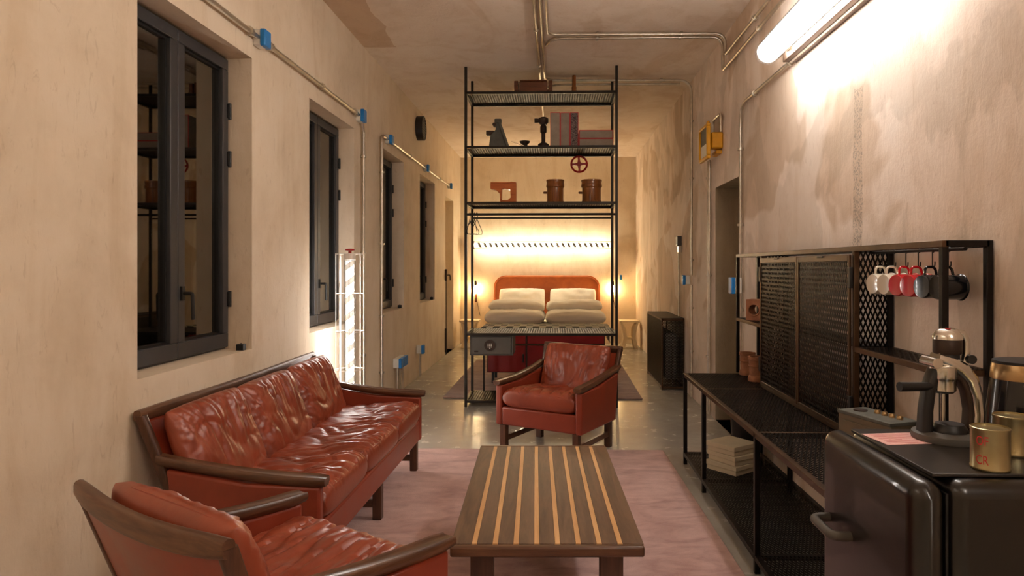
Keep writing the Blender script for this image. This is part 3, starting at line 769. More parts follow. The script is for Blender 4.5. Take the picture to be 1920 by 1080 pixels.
def nightstand(label, x):
    t = thing('nightstand', label, 'nightstand', (x, 11.62, 0))
    MB().box(-.165, .165, -.16, .16, .44, .475).build('top', 'cream', t, .006)
    for s in (-1, 1):
        MB().prism([(s * .145, 0), (s * .08, 0), (s * .04, .18), (s * .055, .34), (s * .12, .44), (s * .15, .44), (s * .12, .34), (s * .10, .18)], -.13, .13, 'y').build('side', 'cream', t, .004)
    MB().box(-.06, .06, -.12, .12, .16, .19).build('shelf', 'cream', t, .003)
nightstand('cream wooden nightstand with curved sides right of the bed', 1.24)
nightstand('cream wooden nightstand with curved sides left of the bed', -1.46)
def bulb(label, x, z):
    t = thing('bedside_bulb', label, 'wall lamp', (x, YB, z))
    MB().lathe([(.006, -.002), (.022, .0), (.022, .06), (.012, .085)], 16, (0, -.07, .045)).build('cap', 'dark_iron', t)
    MB().lathe([(.010, -.075), (.028, -.055), (.036, -.02), (.030, .015), (.017, .045)], 20, (0, -.07, 0)).build('bulb', 'em_bulb', t)
    MB().tube(fillet([(0, -.005, .10), (0, -.07, .105), (0, -.07, .12)], .02), .005, 8).build('arm', 'dark_iron', t)
    MB().tube(fillet([(0, -.07, .128), (.03, -.03, .05), (.01, -.02, -.16), (.03, -.02, -.3), (.08, -.04, -.50)], .05), .004, 6).build('cord', 'dark_iron', t)
    MB().lathe([(.016, -.26), (.020, -.25), (.020, -.12), (.012, -.11)], 14, (0, -.03, 0)).build('socket_holder', 'pattern_dark', t)
bulb('glowing bare bulb on the back wall left of the headboard', -1.44, 1.00)
bulb('glowing bare bulb on the back wall right of the headboard', 1.02, 1.00)

def helix(r, l, turns, wd, n_per=14, th=.0):
    mb = MB(); N = int(turns * n_per); vs = []; fs = []
    for k in range(N + 1):
        u = k / N; a = 2 * PI * turns * u; h = u * l
        for dh in (-wd / 2, wd / 2): vs.append((r * math.cos(a), r * math.sin(a), min(l, max(0, h + dh))))
    for k in range(N): fs.append((2 * k, 2 * k + 1, 2 * k + 3, 2 * k + 2))
    mb.add(vs, fs); return mb
t = thing('strip_lamp', 'long clear tube lamp with a spiral wrap on the wall above the bed', 'wall lamp', (-1.47, YB - .14, 1.765))
L = 2.46
MB().lathe([(.068, 0), (.068, L)], 24, (0, 0, 0), 'x').build('clear_tube', 'clear', t)
MB().lathe([(.036, .03), (.036, L - .03)], 20, (0, 0, 0), 'x').build('light_tube', 'em_bed', t)
helix(.0385, L - .08, 24, .052).build('spiral_wrap', 'wrap', t, rot=(0, PI / 2, 0), loc=(.04, 0, 0))
for x in (-.02, L - .02): MB().lathe([(.075, 0), (.075, .04)], 24, (x, 0, 0), 'x').build('end_cap', 'dark_iron', t, .004)
for x in (.12, L - .12): MB().box(x - .03, x + .03, .06, .14, -.03, .03).build('bracket', 'dark_iron', t, .003)

# ------------------------------------------------------------------ standing cage lamp
t = thing('cage_lamp', 'white wire cage floor lamp with glowing twisted tube and red knob', 'floor lamp', (-1.525, 5.02, 0))
Hc = 1.48; rc = .102
MB().lathe([(.11, .001), (.11, .02), (.04, .03)], 28).build('base', 'white_wire', t)
for k in range(8):
    a = 2 * PI * (k + .3) / 8; MB().tube([(rc * math.cos(a), rc * math.sin(a), .018), (rc * math.cos(a), rc * math.sin(a), Hc)], .0028, 6).build('cage_rod', 'white_wire', t)
for z in (.06, .34, .62, .90, 1.18, 1.475):
    MB().tube([(rc * math.cos(2 * PI * k / 40), rc * math.sin(2 * PI * k / 40), z) for k in range(40)], .0028, 6, closed=True).build('cage_ring', 'white_wire', t)
MB().lathe([(.040, .05), (.040, 1.46)], 20).build('clear_tube', 'clear', t)
MB().lathe([(.028, .06), (.028, 1.42)], 20).build('light_tube', 'em_cage', t)
helix(.0300, 1.36, 11, .050).build('spiral_wrap', 'white_pl', t, loc=(0, 0, .06))
MB().lathe([(.041, 1.43), (.041, 1.475), (.02, 1.48)], 20).build('cap', 'white_wire', t)
MB().lathe([(.012, 1.478), (.012, 1.497), (.034, 1.50), (.034, 1.51), (.012, 1.513)], 18).build('knob', 'red', t)

# ------------------------------------------------------------------ wall tube lamps
def tube_lamp(label, y0, y1, em, side=1):
    t = thing('tube_lamp', label, 'wall lamp', (XR if side > 0 else XL, (y0 + y1) / 2, 2.60), 0 if side > 0 else PI); l = y1 - y0
    MB().box(-.085, -.001, -l / 2 - .02, l / 2, 0, .055).build('rail', 'brown_steel', t, .003)
    MB().box(-.05, -.035, -l / 2, l / 2, -.004, .0).build('rail_groove', 'steel', t)
    MB().lathe([(.03, -l / 2 - .01), (.074, -l / 2), (.074, l / 2), (.055, l / 2 + .015)], 28, (-.175, 0, .06), 'y').build('clear_tube', 'clear', t)
    MB().lathe([(.064, -l / 2 + .015), (.064, l / 2 - .012)], 20, (-.175, 0, .06), 'y').build('light_tube', em, t)
    for y in (-l / 2 + .10, l / 2 - .10):
        MB().box(-.12, -.07, y - .02, y + .02, .04, .075).build('bracket', 'brown_steel', t, .003)
tube_lamp('bright white tube lamp on a rail high on the right wall', 2.45, 4.12, 'em_tube')
tube_lamp('unseen tube lamp added as fill light on the right wall behind the camera', -1.6, -.1, 'em_fill_back')
tube_lamp('unseen tube lamp added as fill light on the left wall just outside the view', -.2, 1.3, 'em_fill_side', -1)

# ------------------------------------------------------------------ conduits and sockets
def conduit(label, pts, r=.0145, bend=.07, clips=(), wall='L', group=None):
    """clips: points on the pipe where a clamp grips it"""
    o = tag(MB().tube(fillet(pts, bend), r, 10).build('conduit_pipe', 'steel'), label, 'conduit', group)
    for c, d in clips:
        c = Vector(c); d = Vector(d).normalized()
        MB().tube([c - d * .009, c + d * .009], r * 1.75, 10).build('clamp', 'steel', o)
    return o
def sbox(label, loc, side, w_=.075, h=.085, d=.042):
    s = 1 if side == 'L' else -1
    t = thing('junction_box', label, 'socket', loc)
    x0, x1 = sorted((0, s * d)); MB().box(x0, x1, -w_ / 2, w_ / 2, -h / 2, h / 2).build('body', 'white_pl', t, .006)
    x0, x1 = sorted((s * d, s * (d + .03))); MB().box(x0, x1, -w_ / 2 - .003, w_ / 2 + .003, -h / 2 - .003, h / 2 + .003).build('lid', 'blue', t, .005)
xl = XL + .027; ZT = 2.685
Yd, Zd = (0, 1, 0), (0, 0, 1)
conduit('steel pipe above the nearest window on the left wall', [(xl, -2.5, ZT), (xl, 3.83, ZT)], clips=[((xl, y, ZT), Yd) for y in (1.2, 2.4, 3.73)])
conduit('steel pipe between the two near blue boxes high on the left wall', [(xl, 3.91, ZT), (xl, 5.82, ZT)], clips=[((xl, y, ZT), Yd) for y in (4.0, 4.9, 5.7)])
conduit('steel pipe dropping beside the second window behind the cage lamp', [(xl, 5.93, ZT - .04), (xl, 5.97, ZT - .12), (xl, 5.97, .02)], bend=.03, clips=[((xl, 5.97, z), Zd) for z in (2.35, 1.5, .6)])
conduit('steel pipe dropping just before the third window on the left wall', [(xl, 6.83, ZT - .02), (xl, 6.60, ZT - .02), (xl, 6.60, .02)], bend=.08, clips=[((xl, 6.60, z), Zd) for z in (2.3, 1.6, .9, .35)])
conduit('steel pipe above the third window on the left wall', [(xl, 6.91, ZT - .02), (xl, 8.83, ZT - .02)], clips=[((xl, 7.9, ZT - .02), Yd)])
conduit('steel pipe above the farthest window on the left wall', [(xl, 8.91, ZT - .02), (xl, 10.80, ZT - .02)], clips=[((xl, 9.9, ZT - .02), Yd)])
sbox('blue lidded box above the gap after the nearest window', (XL, 3.87, ZT), 'L', .08, .09)
sbox('blue lidded box above the second window', (XL, 5.87, ZT), 'L', .09, .10)
sbox('blue lidded box where the pipe bends above the third window', (XL, 6.87, ZT - .02), 'L')
sbox('blue lidded box above the gap before the farthest window', (XL, 8.87, ZT - .02), 'L')
sbox('blue lidded box at the far end of the left wall pipe', (XL, 10.84, ZT - .02), 'L')
for k in range(3):
    y = 7.22 + k * .115; n_ = ('nearest', 'middle', 'farthest')[k]
    sbox('%s blue socket of the low row of three on the left wall' % n_, (XL, y, .355), 'L', .095, .10, .06)
    conduit('%s pipe rising to the low row of three blue sockets' % n_, [(xl + .01, y, .02), (xl + .01, y, .305)], .014)
sbox('single blue socket low on the left wall near the farthest window', (XL, 8.43, .355), 'L', .095, .10, .06)
for k in range(2): conduit('%s pipe below the single low blue socket on the left wall' % ('near', 'far')[k], [(xl + .01, 8.40 + k * .06, .02), (xl + .01, 8.40 + k * .06, .305)], .010)
# ceiling
zc = ZC - .026; xr_ = XR - .026
conduit('left pipe of the ceiling run toward the camera', [(-.160, -2.5, zc), (-.160, 9.2, zc)], .013, clips=[((-.160, y, zc), Yd) for y in (3, 5.6, 6.6)])
conduit('middle ceiling pipe that turns right and drops down the right wall', [(-.115, -2.5, zc), (-.115, 7.12, zc), (xr_, 7.16, zc), (xr_, 7.16, 1.29)], .013, .14, clips=[((1.1, 7.15, zc), (1, 0, 0)), ((xr_, 7.16, 2.9), Zd), ((xr_, 7.16, 2.3), Zd), ((xr_, 7.16, 1.45), Zd)])
conduit('upper ceiling branch pipe turning to the right wall and back along it', [(-.070, -2.5, zc), (-.070, 5.72, zc), (xr_, 5.74, zc), (xr_, 5.74, 3.15), (xr_, 5.66, 3.15), (xr_, -2.5, 3.15)], .013, .10, clips=[((.35, 5.73, zc), (1, 0, 0)), ((1.05, 5.735, zc), (1, 0, 0)), ((xr_, 4.9, 3.15), Yd)])
conduit('lower ceiling branch pipe running beside it to the right wall', [(-.085, 6.00, zc), (-.03, 5.82, zc), (xr_, 5.82, zc), (xr_, 5.82, 3.04), (xr_, 5.74, 3.04), (xr_, -2.5, 3.04)], .013, .10, clips=[((.35, 5.82, zc), (1, 0, 0)), ((1.05, 5.82, zc), (1, 0, 0)), ((xr_, 4.8, 3.04), Yd)])
conduit('far ceiling pipe reaching from the shelf to the right wall', [(-.130, 7.45, zc), (.0, 7.30, zc), (XR - .12, 7.30, zc)], .012, .1)
# right wall
xr = XR - .026
conduit('steel pipe from the tube lamp bending down behind the bench', [(xr, 4.12, 2.615), (xr, 5.27, 2.615), (xr, 5.27, .02)], .013, .16, clips=[((xr, 4.16, 2.615), Yd), ((xr, 4.9, 2.615), Yd), ((xr, 5.27, 2.28), Zd), ((xr, 5.27, 1.7), Zd), ((xr, 5.27, 1.05), Zd)])
sbox('blue switch behind the left end of the black bench cabinet', (xr_, 5.27, 1.235), 'R', .09, .12, .05)
conduit('steel pipe below the yellow lamp beside the doorway', [(xr, 6.37, 2.36), (xr, 6.37, .02)], .013, clips=[((xr, 6.37, z), Zd) for z in (2.2, 1.3, .55)])
conduit('second steel pipe below the yellow lamp beside the doorway', [(xr, 6.32, 2.36), (xr, 6.32, .02)], .010, clips=[((xr, 6.32, 1.3), Zd)])
sbox('blue switch on the pipe behind the black radiator case', (XR - .02, 7.28, 1.24), 'R', .075, .095, .05)
conduit('steel pipe below the blue switch behind the radiator case', [(xr, 7.16, 1.19), (xr, 7.16, .02)], .012, clips=[((xr, 7.16, z), Zd) for z in (.95, .5)])
t = thing('thermostat', 'small dark thermostat box with lighter base on the right wall', 'thermostat', (XR, 7.90, 1.67))
MB().box(-.05, 0, -.055, .055, -.05, .06).build('body', 'safe', t, .006)
MB().box(-.035, 0, -.04, .04, -.13, -.05).build('base', 'steel', t, .006)
conduit('thin pipe from the thermostat down to the black radiator case', [(xr, 7.90, 1.55), (xr, 7.90, .81)], .010)
sbox('small blue socket on the back wall right of the headboard', (1.13, YB - .06, 1.19), 'L', .06, .08, .02)
conduit('thin pipe dropping on the back wall right of the strip lamp', [(1.11, YB - .015, 1.72), (1.11, YB - .015, 1.24)], .008)
# yellow lamp
t = thing('yellow_lamp', 'yellow caged emergency lamp on the right wall beside the doorway', 'wall lamp', (XR, 6.04, 2.34))
MB().box(-.10, 0, -.13, -.02, .06, .20).build('housing', 'yellow', t, .012)
MB().box(-.05, -.001, -.09, .10, .02, .05).build('wall_plate', 'yellow', t, .004)
fm = MB().box(-.145, -.115, -.16, .19, -.03, 0).box(-.145, -.115, -.16, .19, .25, .275).box(-.145, -.115, -.16, -.12, 0, .25).box(-.145, -.115, .16, .19, 0, .25)
fm.build('front_frame', 'yellow', t, .006)
MB().box(-.12, -.10, -.06, -.0, .19, .31).build('top_bracket', 'yellow', t, .006)
MB().box(-.132, -.126, -.12, .16, 0, .11).build('lower_lens', 'white_pl', t)
MB().box(-.132, -.126, -.12, .16, .11, .25).build('upper_lens', 'grey_paint', t)
MB().tube(fillet([(-.02, .17, .20), (-.02, .17, .36), (-.02, -.12, .36), (-.02, -.12, .20)], .05), .012, 10).build('pipe_loop', 'steel', t)
MB().box(-.12, -.10, -.02, .02, .05, .2).build('arm', 'yellow', t)

# ------------------------------------------------------------------ radiator case
t = thing('radiator_case', 'black mesh radiator case standing against the right wall', 'radiator', ((1.18 + XR) / 2, 8.27, 0))
hx_, hy_, Hh, b = (XR - 1.18) / 2 - .004, .595, .80, .012
fr = MB()
for sx in (-1, 1):
    for sy in (-1, 1): fr.box(sx * hx_ - (b if sx > 0 else 0), sx * hx_ + (b if sx < 0 else 0), sy * hy_ - b, sy * hy_ + b, 0, Hh)
for z in (.03, Hh - b):
    for sx in (-1, 1): fr.box(sx * hx_ - (b if sx > 0 else 0), sx * hx_ + (b if sx < 0 else 0), -hy_, hy_, z - b, z + b)
    for sy in (-1, 1): fr.box(-hx_, hx_, sy * hy_ - b, sy * hy_ + b, z - b, z + b)
fr.build('frame', 'brown_steel', t)
expanded('side_mesh', 'black', t, -hy_, hy_, .04, Hh - .02, 'yz', -hx_ + .004, .03, .014, .0065, .002)
expanded('end_mesh', 'black', t, .04, Hh - .02, -hx_, hx_, 'zx', -hy_ + .0, .03, .014, .005, .002)
MB().box(-hx_, hx_, -hy_, hy_, Hh - .004, Hh + .004).build('top_plate', 'black', t)
for k in range(9):
    MB().box(-.06, .06, -.5 + k * .115, -.43 + k * .115, .10, .62).build('radiator_fin', 'white_pl' if k < 1 else 'grey_paint', t, .015)
MB().lathe([(.03, 0), (.035, .05), (.028, .07)], 16, (0, -.545, .50)).build('valve', 'white_pl', t)
MB().tube([(0, -.545, .04), (0, -.545, .50)], .010, 8).build('valve_pipe', 'steel', t)

# ------------------------------------------------------------------ bench with cabinet
BX0, BX1, BY = .905, 1.425, (4.80, 4.20, 3.10, 2.20)
def bench():
    t = thing('mesh_bench', 'long black steel bench with mesh top and lower mesh shelf along the right wall', 'bench', ((BX0 + BX1) / 2, 3.5, 0))
    ox, oy = (BX0 + BX1) / 2, 3.5; hx = (BX1 - BX0) / 2; b = .0125
    for y in BY:
        for s in (-1, 1): MB().box(s * hx - b, s * hx + b, y - oy - b, y - oy + b, .0, .635).build('leg', 'black', t, .002)
    y0, y1 = BY[-1] - oy, BY[0] - oy
    for z in (.623, .072):
        for s in (-1, 1): MB().box(s * hx - b, s * hx + b, y0 - b, y1 + b, z - b, z + b).build('long_bar', 'brown_steel' if s < 0 and z > .5 else 'black', t, .002)
        for y in BY: MB().box(-hx, hx, y - oy - b * .8, y - oy + b * .8, z - b * .8, z + b).build('cross_bar', 'brown_steel' if z > .5 else 'black', t, .002)
        for k in range(3):
            expanded('mesh_sheet', 'black', t, BY[k + 1] - oy, BY[k] - oy, -hx, hx, 'yx', z + .009, .045, .018, .0065, .003)
bench()
BT = .6362
CX0, CX1, CZ = 1.280, 1.424, 1.445
CY = (4.84, 4.26, 3.60, 2.95, 2.29)
def cabinet():
    ox, oy = (CX0 + CX1) / 2, 3.5; hx = (CX1 - CX0) / 2; b = .011
    t = thing('mesh_cabinet', 'black steel wall cabinet with two mesh doors standing on the bench', 'cabinet', (ox, oy, BT))
    top = CZ - BT
    for y in (CY[0], CY[1], CY[3], CY[4]):
        for s in (-1, 1): MB().box(s * hx - b, s * hx + b, y - oy - b, y - oy + b, 0, top).build('post', 'black' if not (s < 0 and y in (CY[1], CY[3])) else 'brown_steel', t, .002)
    for s in (-1, 1):
        MB().box(s * hx - b, s * hx + b, CY[4] - oy - b, CY[0] - oy + b, top - .001, top + 2 * b).build('top_bar', 'brown_steel' if s < 0 else 'black', t, .002)
    for y in (CY[0], CY[1], CY[3], CY[4]): MB().box(-hx, hx, y - oy - b, y - oy + b, top, top + 2 * b).build('cross_bar', 'black', t, .002)
    for s in (-1, 1): MB().box(s * hx - b, s * hx + b, CY[3] - oy, CY[1] - oy, .0, .02).build('bottom_bar', 'brown_steel', t, .002)
    # doors
    for k in range(2):
        ya, yb = (CY[2] - oy + .003, CY[1] - oy - b - .002) if k == 0 else (CY[3] - oy + b + .002, CY[2] - oy - .003)
        xa, xb = -hx - b - .012, -hx - b - .001; e = .018; za, zb = .025, top - .012
        fr = MB().box(xa, xb, ya, ya + e, za, zb).box(xa, xb, yb - e, yb, za, zb).box(xa, xb, ya + e, yb - e, za, za + e).box(xa, xb, ya + e, yb - e, zb - e - .012, zb)
        d = fr.build('door', 'brown_steel', t, .002)
        expanded('door_mesh', 'black', d, za + e * .6, zb - e, ya + e * .6, yb - e * .6, 'zy', xa + .004, .050, .020, .0075, .002)
        ym = (ya + yb) / 2; MB().box(xa - .006, xa, ym - .035, ym + .035, zb - .012, zb - .002).build('pull', 'black_soft', d, .002)
        hyy = yb + .002 if k == 0 else ya - .002
        for z in (za + .12, zb - .10): MB().box(xa - .004, xb, hyy - .012, hyy + .012, z - .045, z + .045).build('hinge', 'black_soft', d, .002)
    expanded('side_mesh', 'black', t, .0, top, -hx, hx, 'zx', CY[3] - oy, .05, .02, .007, .002)
    expanded('side_mesh', 'black', t, .0, top, -hx, hx, 'zx', CY[1] - oy, .05, .02, .007, .002)
    MB().box(-hx, hx, CY[3] - oy + .01, CY[1] - oy - .01, .40, .405).build('inner_shelf', 'black', t)
    # open shelves
    for (ya, yb, z) in ((CY[1], CY[0], .375), (CY[4], CY[3], .392)):
        f = MB().box(-hx - b, -hx + b, ya - oy, yb - oy, z - b, z + b).box(hx - b, hx + b, ya - oy, yb - oy, z - b, z + b).box(-hx, hx, ya - oy, ya - oy + 2 * b, z - b, z + b).box(-hx, hx, yb - oy - 2 * b, yb - oy, z - b, z + b).build('open_shelf', 'brown_steel', t, .002)
        expanded('shelf_mesh', 'black', f, ya - oy, yb - oy, -hx, hx, 'yx', z + .008, .04, .018, .006, .003)
    MB().tube([(.0, CY[4] - oy, top - .006), (0, CY[3] - oy, top - .006)], .006, 8).build('mug_rail', 'black', t)
cabinet()
XM = (CX0 + CX1) / 2
def clay_pot(label, x, y, z, r=.052, h=.155):
    t = thing('clay_pot', label, 'clay pot', (x, y, z), 0, 'clay pots on the bench')
    MB().lathe([(r, .0005), (r * 1.04, .01), (r * 1.0, .03), (r * .86, .04), (r * .9, h * .5), (r * .86, h * .62), (r * .94, h * .68), (r * .94, h * .86), (r * 1.05, h * .88), (r * 1.07, h), (r * .8, h), (r * .75, h * .3)], 30).build('body', 'clay', t)
    MB().lathe([(r * .95, h * .60), (r * .99, h * .63), (r * .95, h * .66)], 30).build('ring', 'clay', t)
clay_pot('ribbed clay pot on the bench, farther of the two', XM - .035, 4.735, BT)
clay_pot('ribbed clay pot on the bench, nearer of the two', XM - .045, 4.475, BT, .055, .16)
t = thing('clay_block', 'clay block with a round hole on the open cabinet shelf', 'clay block', (XM - .015, 4.58, BT + .388), R(50))
bm_ = MB(); c = []; q = []; N = 24
for k in range(N):
    a = 2 * PI * k / N; cx_, cz_ = math.cos(a), math.sin(a); m = max(abs(cx_), abs(cz_))
    c.append((.034 * cx_, .07 + .034 * cz_)); q.append((.055 * cx_ / m, .07 + .069 * cz_ / m))
for s in (-.045, .045): bm_.add([(s, *p) for p in c] + [(s, *p) for p in q], [(k, (k + 1) % N, N + (k + 1) % N, N + k) for k in range(N)])
for ring in (c, q): bm_.add([(-.045, *p) for p in ring] + [(.045, *p) for p in ring], [(k, (k + 1) % N, N + (k + 1) % N, N + k) for k in range(N)])
bm_.build('body', 'clay', t, .003)
MB().tube([(-.046, .038 * math.cos(2 * PI * k / 24), .07 + .038 * math.sin(2 * PI * k / 24)) for k in range(24)], .005, 6, closed=True).build('hole_rim', 'clay', t)
# mugs on hooks
def mug(label, y, mat, rz, tilt=0, s=1.0):
    zr = CZ - .012
    t = thing('enamel_mug', label, 'mug', (XM - .005, y, zr - .052), R(rz), 'enamel mugs on hooks')
    r = .040 * s; l = .082 * s; zc_ = -.068 * s
    # axis along local x, bottom toward -x
    MB().lathe([(r * .4, -.001), (r * .93, 0), (r, .008), (r, l - .003), (r * 1.06, l), (r * 1.04, l + .003), (r * .95, l - .002), (r * .93, .006), (r * .3, .005)], 32, (-l / 2, 0, zc_), 'x').build('cup', mat, t)
    pts = fillet([(-l * .34, 0, zc_ + r - .002), (-l * .32, 0, zc_ + r + .026 * s), (l * .14, 0, zc_ + r + .026 * s), (l * .22, 0, zc_ + r - .002)], .018)
    MB().tube(pts, .0048, 8).build('handle', mat, t)
    MB().tube([(l + .001 - l / 2, r * 1.05 * math.cos(2 * PI * k / 32), zc_ + r * 1.05 * math.sin(2 * PI * k / 32)) for k in range(32)], .0022, 6, closed=True).build('rim', mat, t)
    hk = thing('hook', 'thin black hook carrying the %s' % label.replace('enamel ', '').replace(' hanging', ''), 'hook', (XM, y, zr), 0, 'hooks under the cabinet top')
    MB().tube(fillet([(0, .006, .010), (0, .006, -.052), (0, -.010, -.052), (0, -.010, -.035)], .008), .0022, 6).build('wire', 'black_soft', hk)
    MB().tube([(0, .007 * math.cos(2 * PI * k / 16) , .007 * math.sin(2 * PI * k / 16) + .006) for k in range(16)], .0022, 6, closed=True).build('eye', 'black_soft', hk)
for lab, y, mt, rz in (('white enamel mug hanging leftmost', 2.86, 'mug_white', 12), ('white enamel mug hanging next to the red ones', 2.765, 'mug_white', 10), ('red enamel mug hanging next to the white ones', 2.67, 'mug_red', 16),
                       ('red enamel mug hanging next to the black ones', 2.58, 'mug_red', 14), ('black enamel mug hanging next to the red ones', 2.484, 'mug_black', 12), ('black enamel mug hanging rightmost', 2.385, 'mug_black', 4)):
    mug(lab, y, mt, rz, 0, 1.06)
# radio on bench
t = thing('radio', 'grey metal box radio with brass knobs on top standing on the bench', 'radio', (1.154, 2.487, BT), R(18))
MB().box(-.062, .062, -.125, .125, .004, .205).build('body', 'silver_box', t, .006)
MB().box(-.064, .064, -.127, .127, .198, .212).build('top', 'grey_paint', t, .003)
for k in range(4): MB().lathe([(.011, 0), (.011, .008), (.008, .013)], 16, (.018, -.085 + k * .034, .212)).build('knob', 'gold_knob', t)
MB().lathe([(.024, 0), (.024, .004)], 24, (-.005, .075, .212)).build('dial', 'dark_iron', t)
MB().box(-.067, -.062, -.11, .11, .03, .18).build('grille', 'silver_box', t, .002)
# boxes under the bench
for k, (rz, dx, s, lab) in enumerate(((38, 0, .225, 'lowest'), (33, .008, .222, 'middle'), (36, -.004, .215, 'topmost'))):
    t = thing('card_box', 'flat cream card box on the lower bench shelf, %s of the stack' % lab, 'box', (1.13 + dx, 4.40, .0842 + k * .060), R(rz), 'stack of cream boxes under the bench')
    MB().box(-s / 2, s / 2, -s / 2, s / 2, .0, .036).build('tray', 'card', t, .003)
    MB().box(-s / 2 - .006, s / 2 + .006, -s / 2 - .006, s / 2 + .006, .030, .0585).build('lid', 'card', t, .003)
t = thing('waste_bin', 'round black bin behind the cream boxes under the bench', 'bin', (1.29, 4.66, .0842))
MB().lathe([(.085, 0), (.09, .01), (.105, .29), (.112, .295), (.112, .305), (.10, .305), (.082, .02), (.01, .015)], 32).build('body', 'bin_blk', t)
MB().tube([(.11 * math.cos(2 * PI * k / 32), .11 * math.sin(2 * PI * k / 32), .30) for k in range(32)], .006, 6, closed=True).build('rim', 'bin_blk', t)

# ------------------------------------------------------------------ fridge and what stands on it
FX0, FX1, FY0, FY1, FH = .80, 1.40, 1.545, 2.09, .897
def fridge():
    t = thing('fridge', 'glossy black rounded fridge in the near right corner', 'fridge', ((FX0 + FX1) / 2, (FY0 + FY1) / 2, 0))
    hx, hy = (FX1 - FX0) / 2, (FY1 - FY0) / 2
    MB().box(-hx + .085, hx, -hy, hy, .04, FH).build('body', 'fridge', t, .035, seg=5)
    me = MB().box(-hx, -hx + .079, -hy + .002, hy - .002, .05, FH - .002)
    d = me.build('door', 'fridge', t, .05, seg=8)
    MB().box(-hx + .079, -hx + .085, -hy + .02, hy - .02, .06, FH - .03).build('door_seal', 'gasket', t)
    z = .648
    hm = MB().tube(fillet([(-hx + .01, hy - .07, z), (-hx - .05, hy - .07, z), (-hx - .05, hy - .215, z), (-hx + .01, hy - .215, z)], .03), .013, 10)
    hm.build('handle', 'safe', d)
    MB().box(-hx + .088, -hx + .094, -hy - .003, -hy + .001, .52, .66).build('badge', 'gold', t, .001)
    for sx in (-1, 1):
        for sy in (-1, 1): MB().lathe([(.02, 0.001), (.02, .042)], 12, (sx * (hx - .12), sy * (hy - .06), 0)).build('foot', 'black_soft', t)
fridge()
FT = FH + .0005
tag(MB().box(.862, 1.395, 1.59, 2.02, 0, .009).build('glass_board', 'mat', None, .002, loc=(0, 0, FT)), 'dark flat board lying on top of the black fridge', 'board')
FT2 = FT + .0095
# leaflet
t = thing('leaflet', 'pink printed leaflet lying on the dark board of the fridge', 'leaflet', (.945, 1.905, FT2), R(8))
MB().box(-.075, .075, -.06, .06, 0, .0008).build('sheet', 'pink', t)
for k in range(9):
    l = (.05, .056, .04, .055, .05, .03, .056, .045, .05)[k]
    MB().box(-.060, -.060 + 2 * l, .046 - k * .0115, .0485 - k * .0115, .0008, .0010).build('print_line', 'print_red', t)
# lever espresso press
t = thing('espresso_press', 'polished lever espresso press with black handle on the fridge', 'coffee maker', (1.075, 1.905, FT2), R(0))
MB().lathe([(.088, .0), (.09, .006), (.088, .018), (.07, .024)], 40).build('base', 'safe', t)
MB().lathe([(.045, .022), (.045, .03), (.035, .045), (.03, .045)], 24, (.0, -.01, 0)).build('drip_cup', 'black_soft', t)
def leg_loft(path, wds, ths, mat, name):
    secs = []
    for i, (x, z) in enumerate(path):
        a = path[max(0, i - 1)]; b = path[min(len(path) - 1, i + 1)]; d = Vector((b[0] - a[0], b[1] - a[1])).normalized(); nx, nz = -d.y, d.x
        secs.append([(x + nx * p, q, z + nz * p) for p, q in rrect(0, 0, ths[i], wds[i], min(ths[i], wds[i]) * .4, 3)])
    return MB().loft(secs).build(name, mat, t)
# right arm: curved from base right up and over to the head
leg_loft([(.072, .02), (.076, .07), (.072, .12), (.058, .165), (.030, .195), (-.005, .215), (-.035, .225)], [.054, .052, .050, .052, .060, .064, .052], [.034, .031, .032, .036, .040, .038, .028], 'chrome', 'frame_arm')
leg_loft([(-.062, .02), (-.060, .08), (-.052, .14), (-.036, .185), (-.012, .205)], [.05, .046, .044, .046, .05], [.030, .028, .028, .030, .03], 'black_soft', 'front_arm')
leg_loft([(.052, .02), (.055, .08), (.048, .13), (.030, .168), (-.02, .180)], [.042, .038, .038, .04, .044], [.014, .014, .016, .018, .018], 'dark_iron', 'inner_arm')
MB().lathe([(.034, .165), (.036, .17), (.036, .20), (.03, .205)], 28, (-.012, 0, 0)).build('group_head', 'chrome', t)
MB().lathe([(.030, .200), (.030, .245), (.027, .25), (.027, .265)], 28, (.0, 0, 0)).build('cylinder', 'black_soft', t)
MB().lathe([(.034, .235), (.036, .24), (.036, .272), (.033, .276)], 28, (.0, 0, 0)).build('collar', 'dark_iron', t)
MB().lathe([(.037, .274), (.037, .285), (.026, .300), (.01, .304)], 28, (.0, 0, 0)).build('cap', 'chrome', t)
MB().lathe([(.007, .303), (.007, .305)], 14, (-.006, -.012, 0)).build('cap_badge', 'print_red', t)
leg_loft([(.012, .298), (.036, .292), (.046, .270), (.046, .235), (.042, .205)], [.030, .034, .034, .034, .03], [.014, .016, .018, .018, .018], 'chrome', 'lever')
MB().lathe([(.012, -.03), (.012, .03)], 16, (.05, 0, .222), 'y').build('pivot', 'black_soft', t)
MB().lathe([(.014, -.035), (.014, .035)], 16, (-.045, 0, .212), 'y').build('pivot', 'chrome', t)
MB().lathe([(.026, .128), (.032, .135), (.032, .160), (.034, .166)], 28, (-.012, 0, 0)).build('portafilter', 'chrome', t)
MB().lathe([(.006, .05), (.006, .128)], 12, (-.012, 0, .0)).build('spout', 'chrome', t)
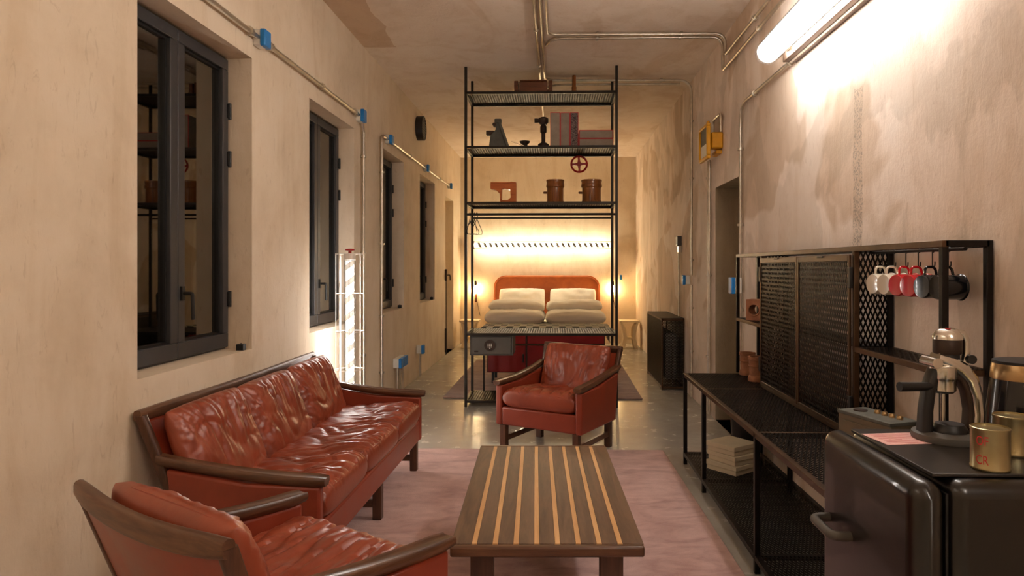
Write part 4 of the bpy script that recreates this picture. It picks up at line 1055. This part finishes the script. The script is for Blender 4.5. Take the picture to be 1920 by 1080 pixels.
MB().tube([(-.03, -.01, .150), (-.07, -.015, .146), (-.145, -.03, .148)], [.008, .012, .013], 14).build('portafilter_handle', 'black_soft', t)
# tins
def tin(label, x, y, r, h, words=()):
    t = thing('brass_tin', label, 'tin', (x, y, FT2), 0, 'brass coloured tins on the fridge')
    MB().lathe([(r * .96, .0), (r, .003), (r, .006), (r * .975, .008), (r * .975, h - .008), (r, h - .006), (r, h - .001), (r * .95, h), (r * .94, h - .004), (.005, h - .005)], 40).build('body', 'gold', t)
    for s, z, sz, a0 in words:
        cu = bpy.data.curves.new('lettering', 'FONT'); cu.body = s; cu.size = sz; cu.align_x = 'RIGHT'
        ob = bpy.data.objects.new('tmp', cu); COL.objects.link(ob)
        dg = bpy.context.evaluated_depsgraph_get(); me = bpy.data.meshes.new_from_object(ob.evaluated_get(dg)); bpy.data.objects.remove(ob)
        bm = bmesh.new(); bm.from_mesh(me); bmesh.ops.subdivide_edges(bm, edges=[e for e in bm.edges if e.calc_length() > .006], cuts=2); bmesh.ops.triangulate(bm, faces=bm.faces)
        for v in bm.verts:
            a = a0 + v.co.x * .72 / r; yy = v.co.y
            v.co = Vector((r * .983 * math.sin(a), -r * .983 * math.cos(a), z + yy))
        bm.to_mesh(me); bm.free(); me.materials.clear(); me.materials.append(M['print_red'])
        place('lettering', me, t)
tin('brass tin with red lettering standing at the near edge of the fridge', 1.018, 1.63, .0415, .098, (('OF', .060, .030, -.62), ('CR', .016, .030, -.62)))
tin('plain brass tin half hidden behind the lettered tin', 1.155, 1.762, .043, .098)
t = thing('kettle', 'tall black kettle with polished metal collar at the right edge', 'kettle', (1.293, 1.925, FT2))
MB().lathe([(.092, .0), (.094, .004), (.094, .02), (.078, .165)], 40).build('body', 'mug_black', t)
MB().lathe([(.0785, .163), (.079, .168), (.075, .203), (.074, .205)], 40).build('collar', 'gold_knob', t)
MB().lathe([(.074, .205), (.074, .213), (.06, .216), (.01, .217)], 40).build('lid', 'black_soft', t)
MB().tube(fillet([(.05, -.065, .19), (.08, -.115, .185), (.085, -.115, .05), (.06, -.07, .03)], .03), .012, 10).build('handle', 'black_soft', t)
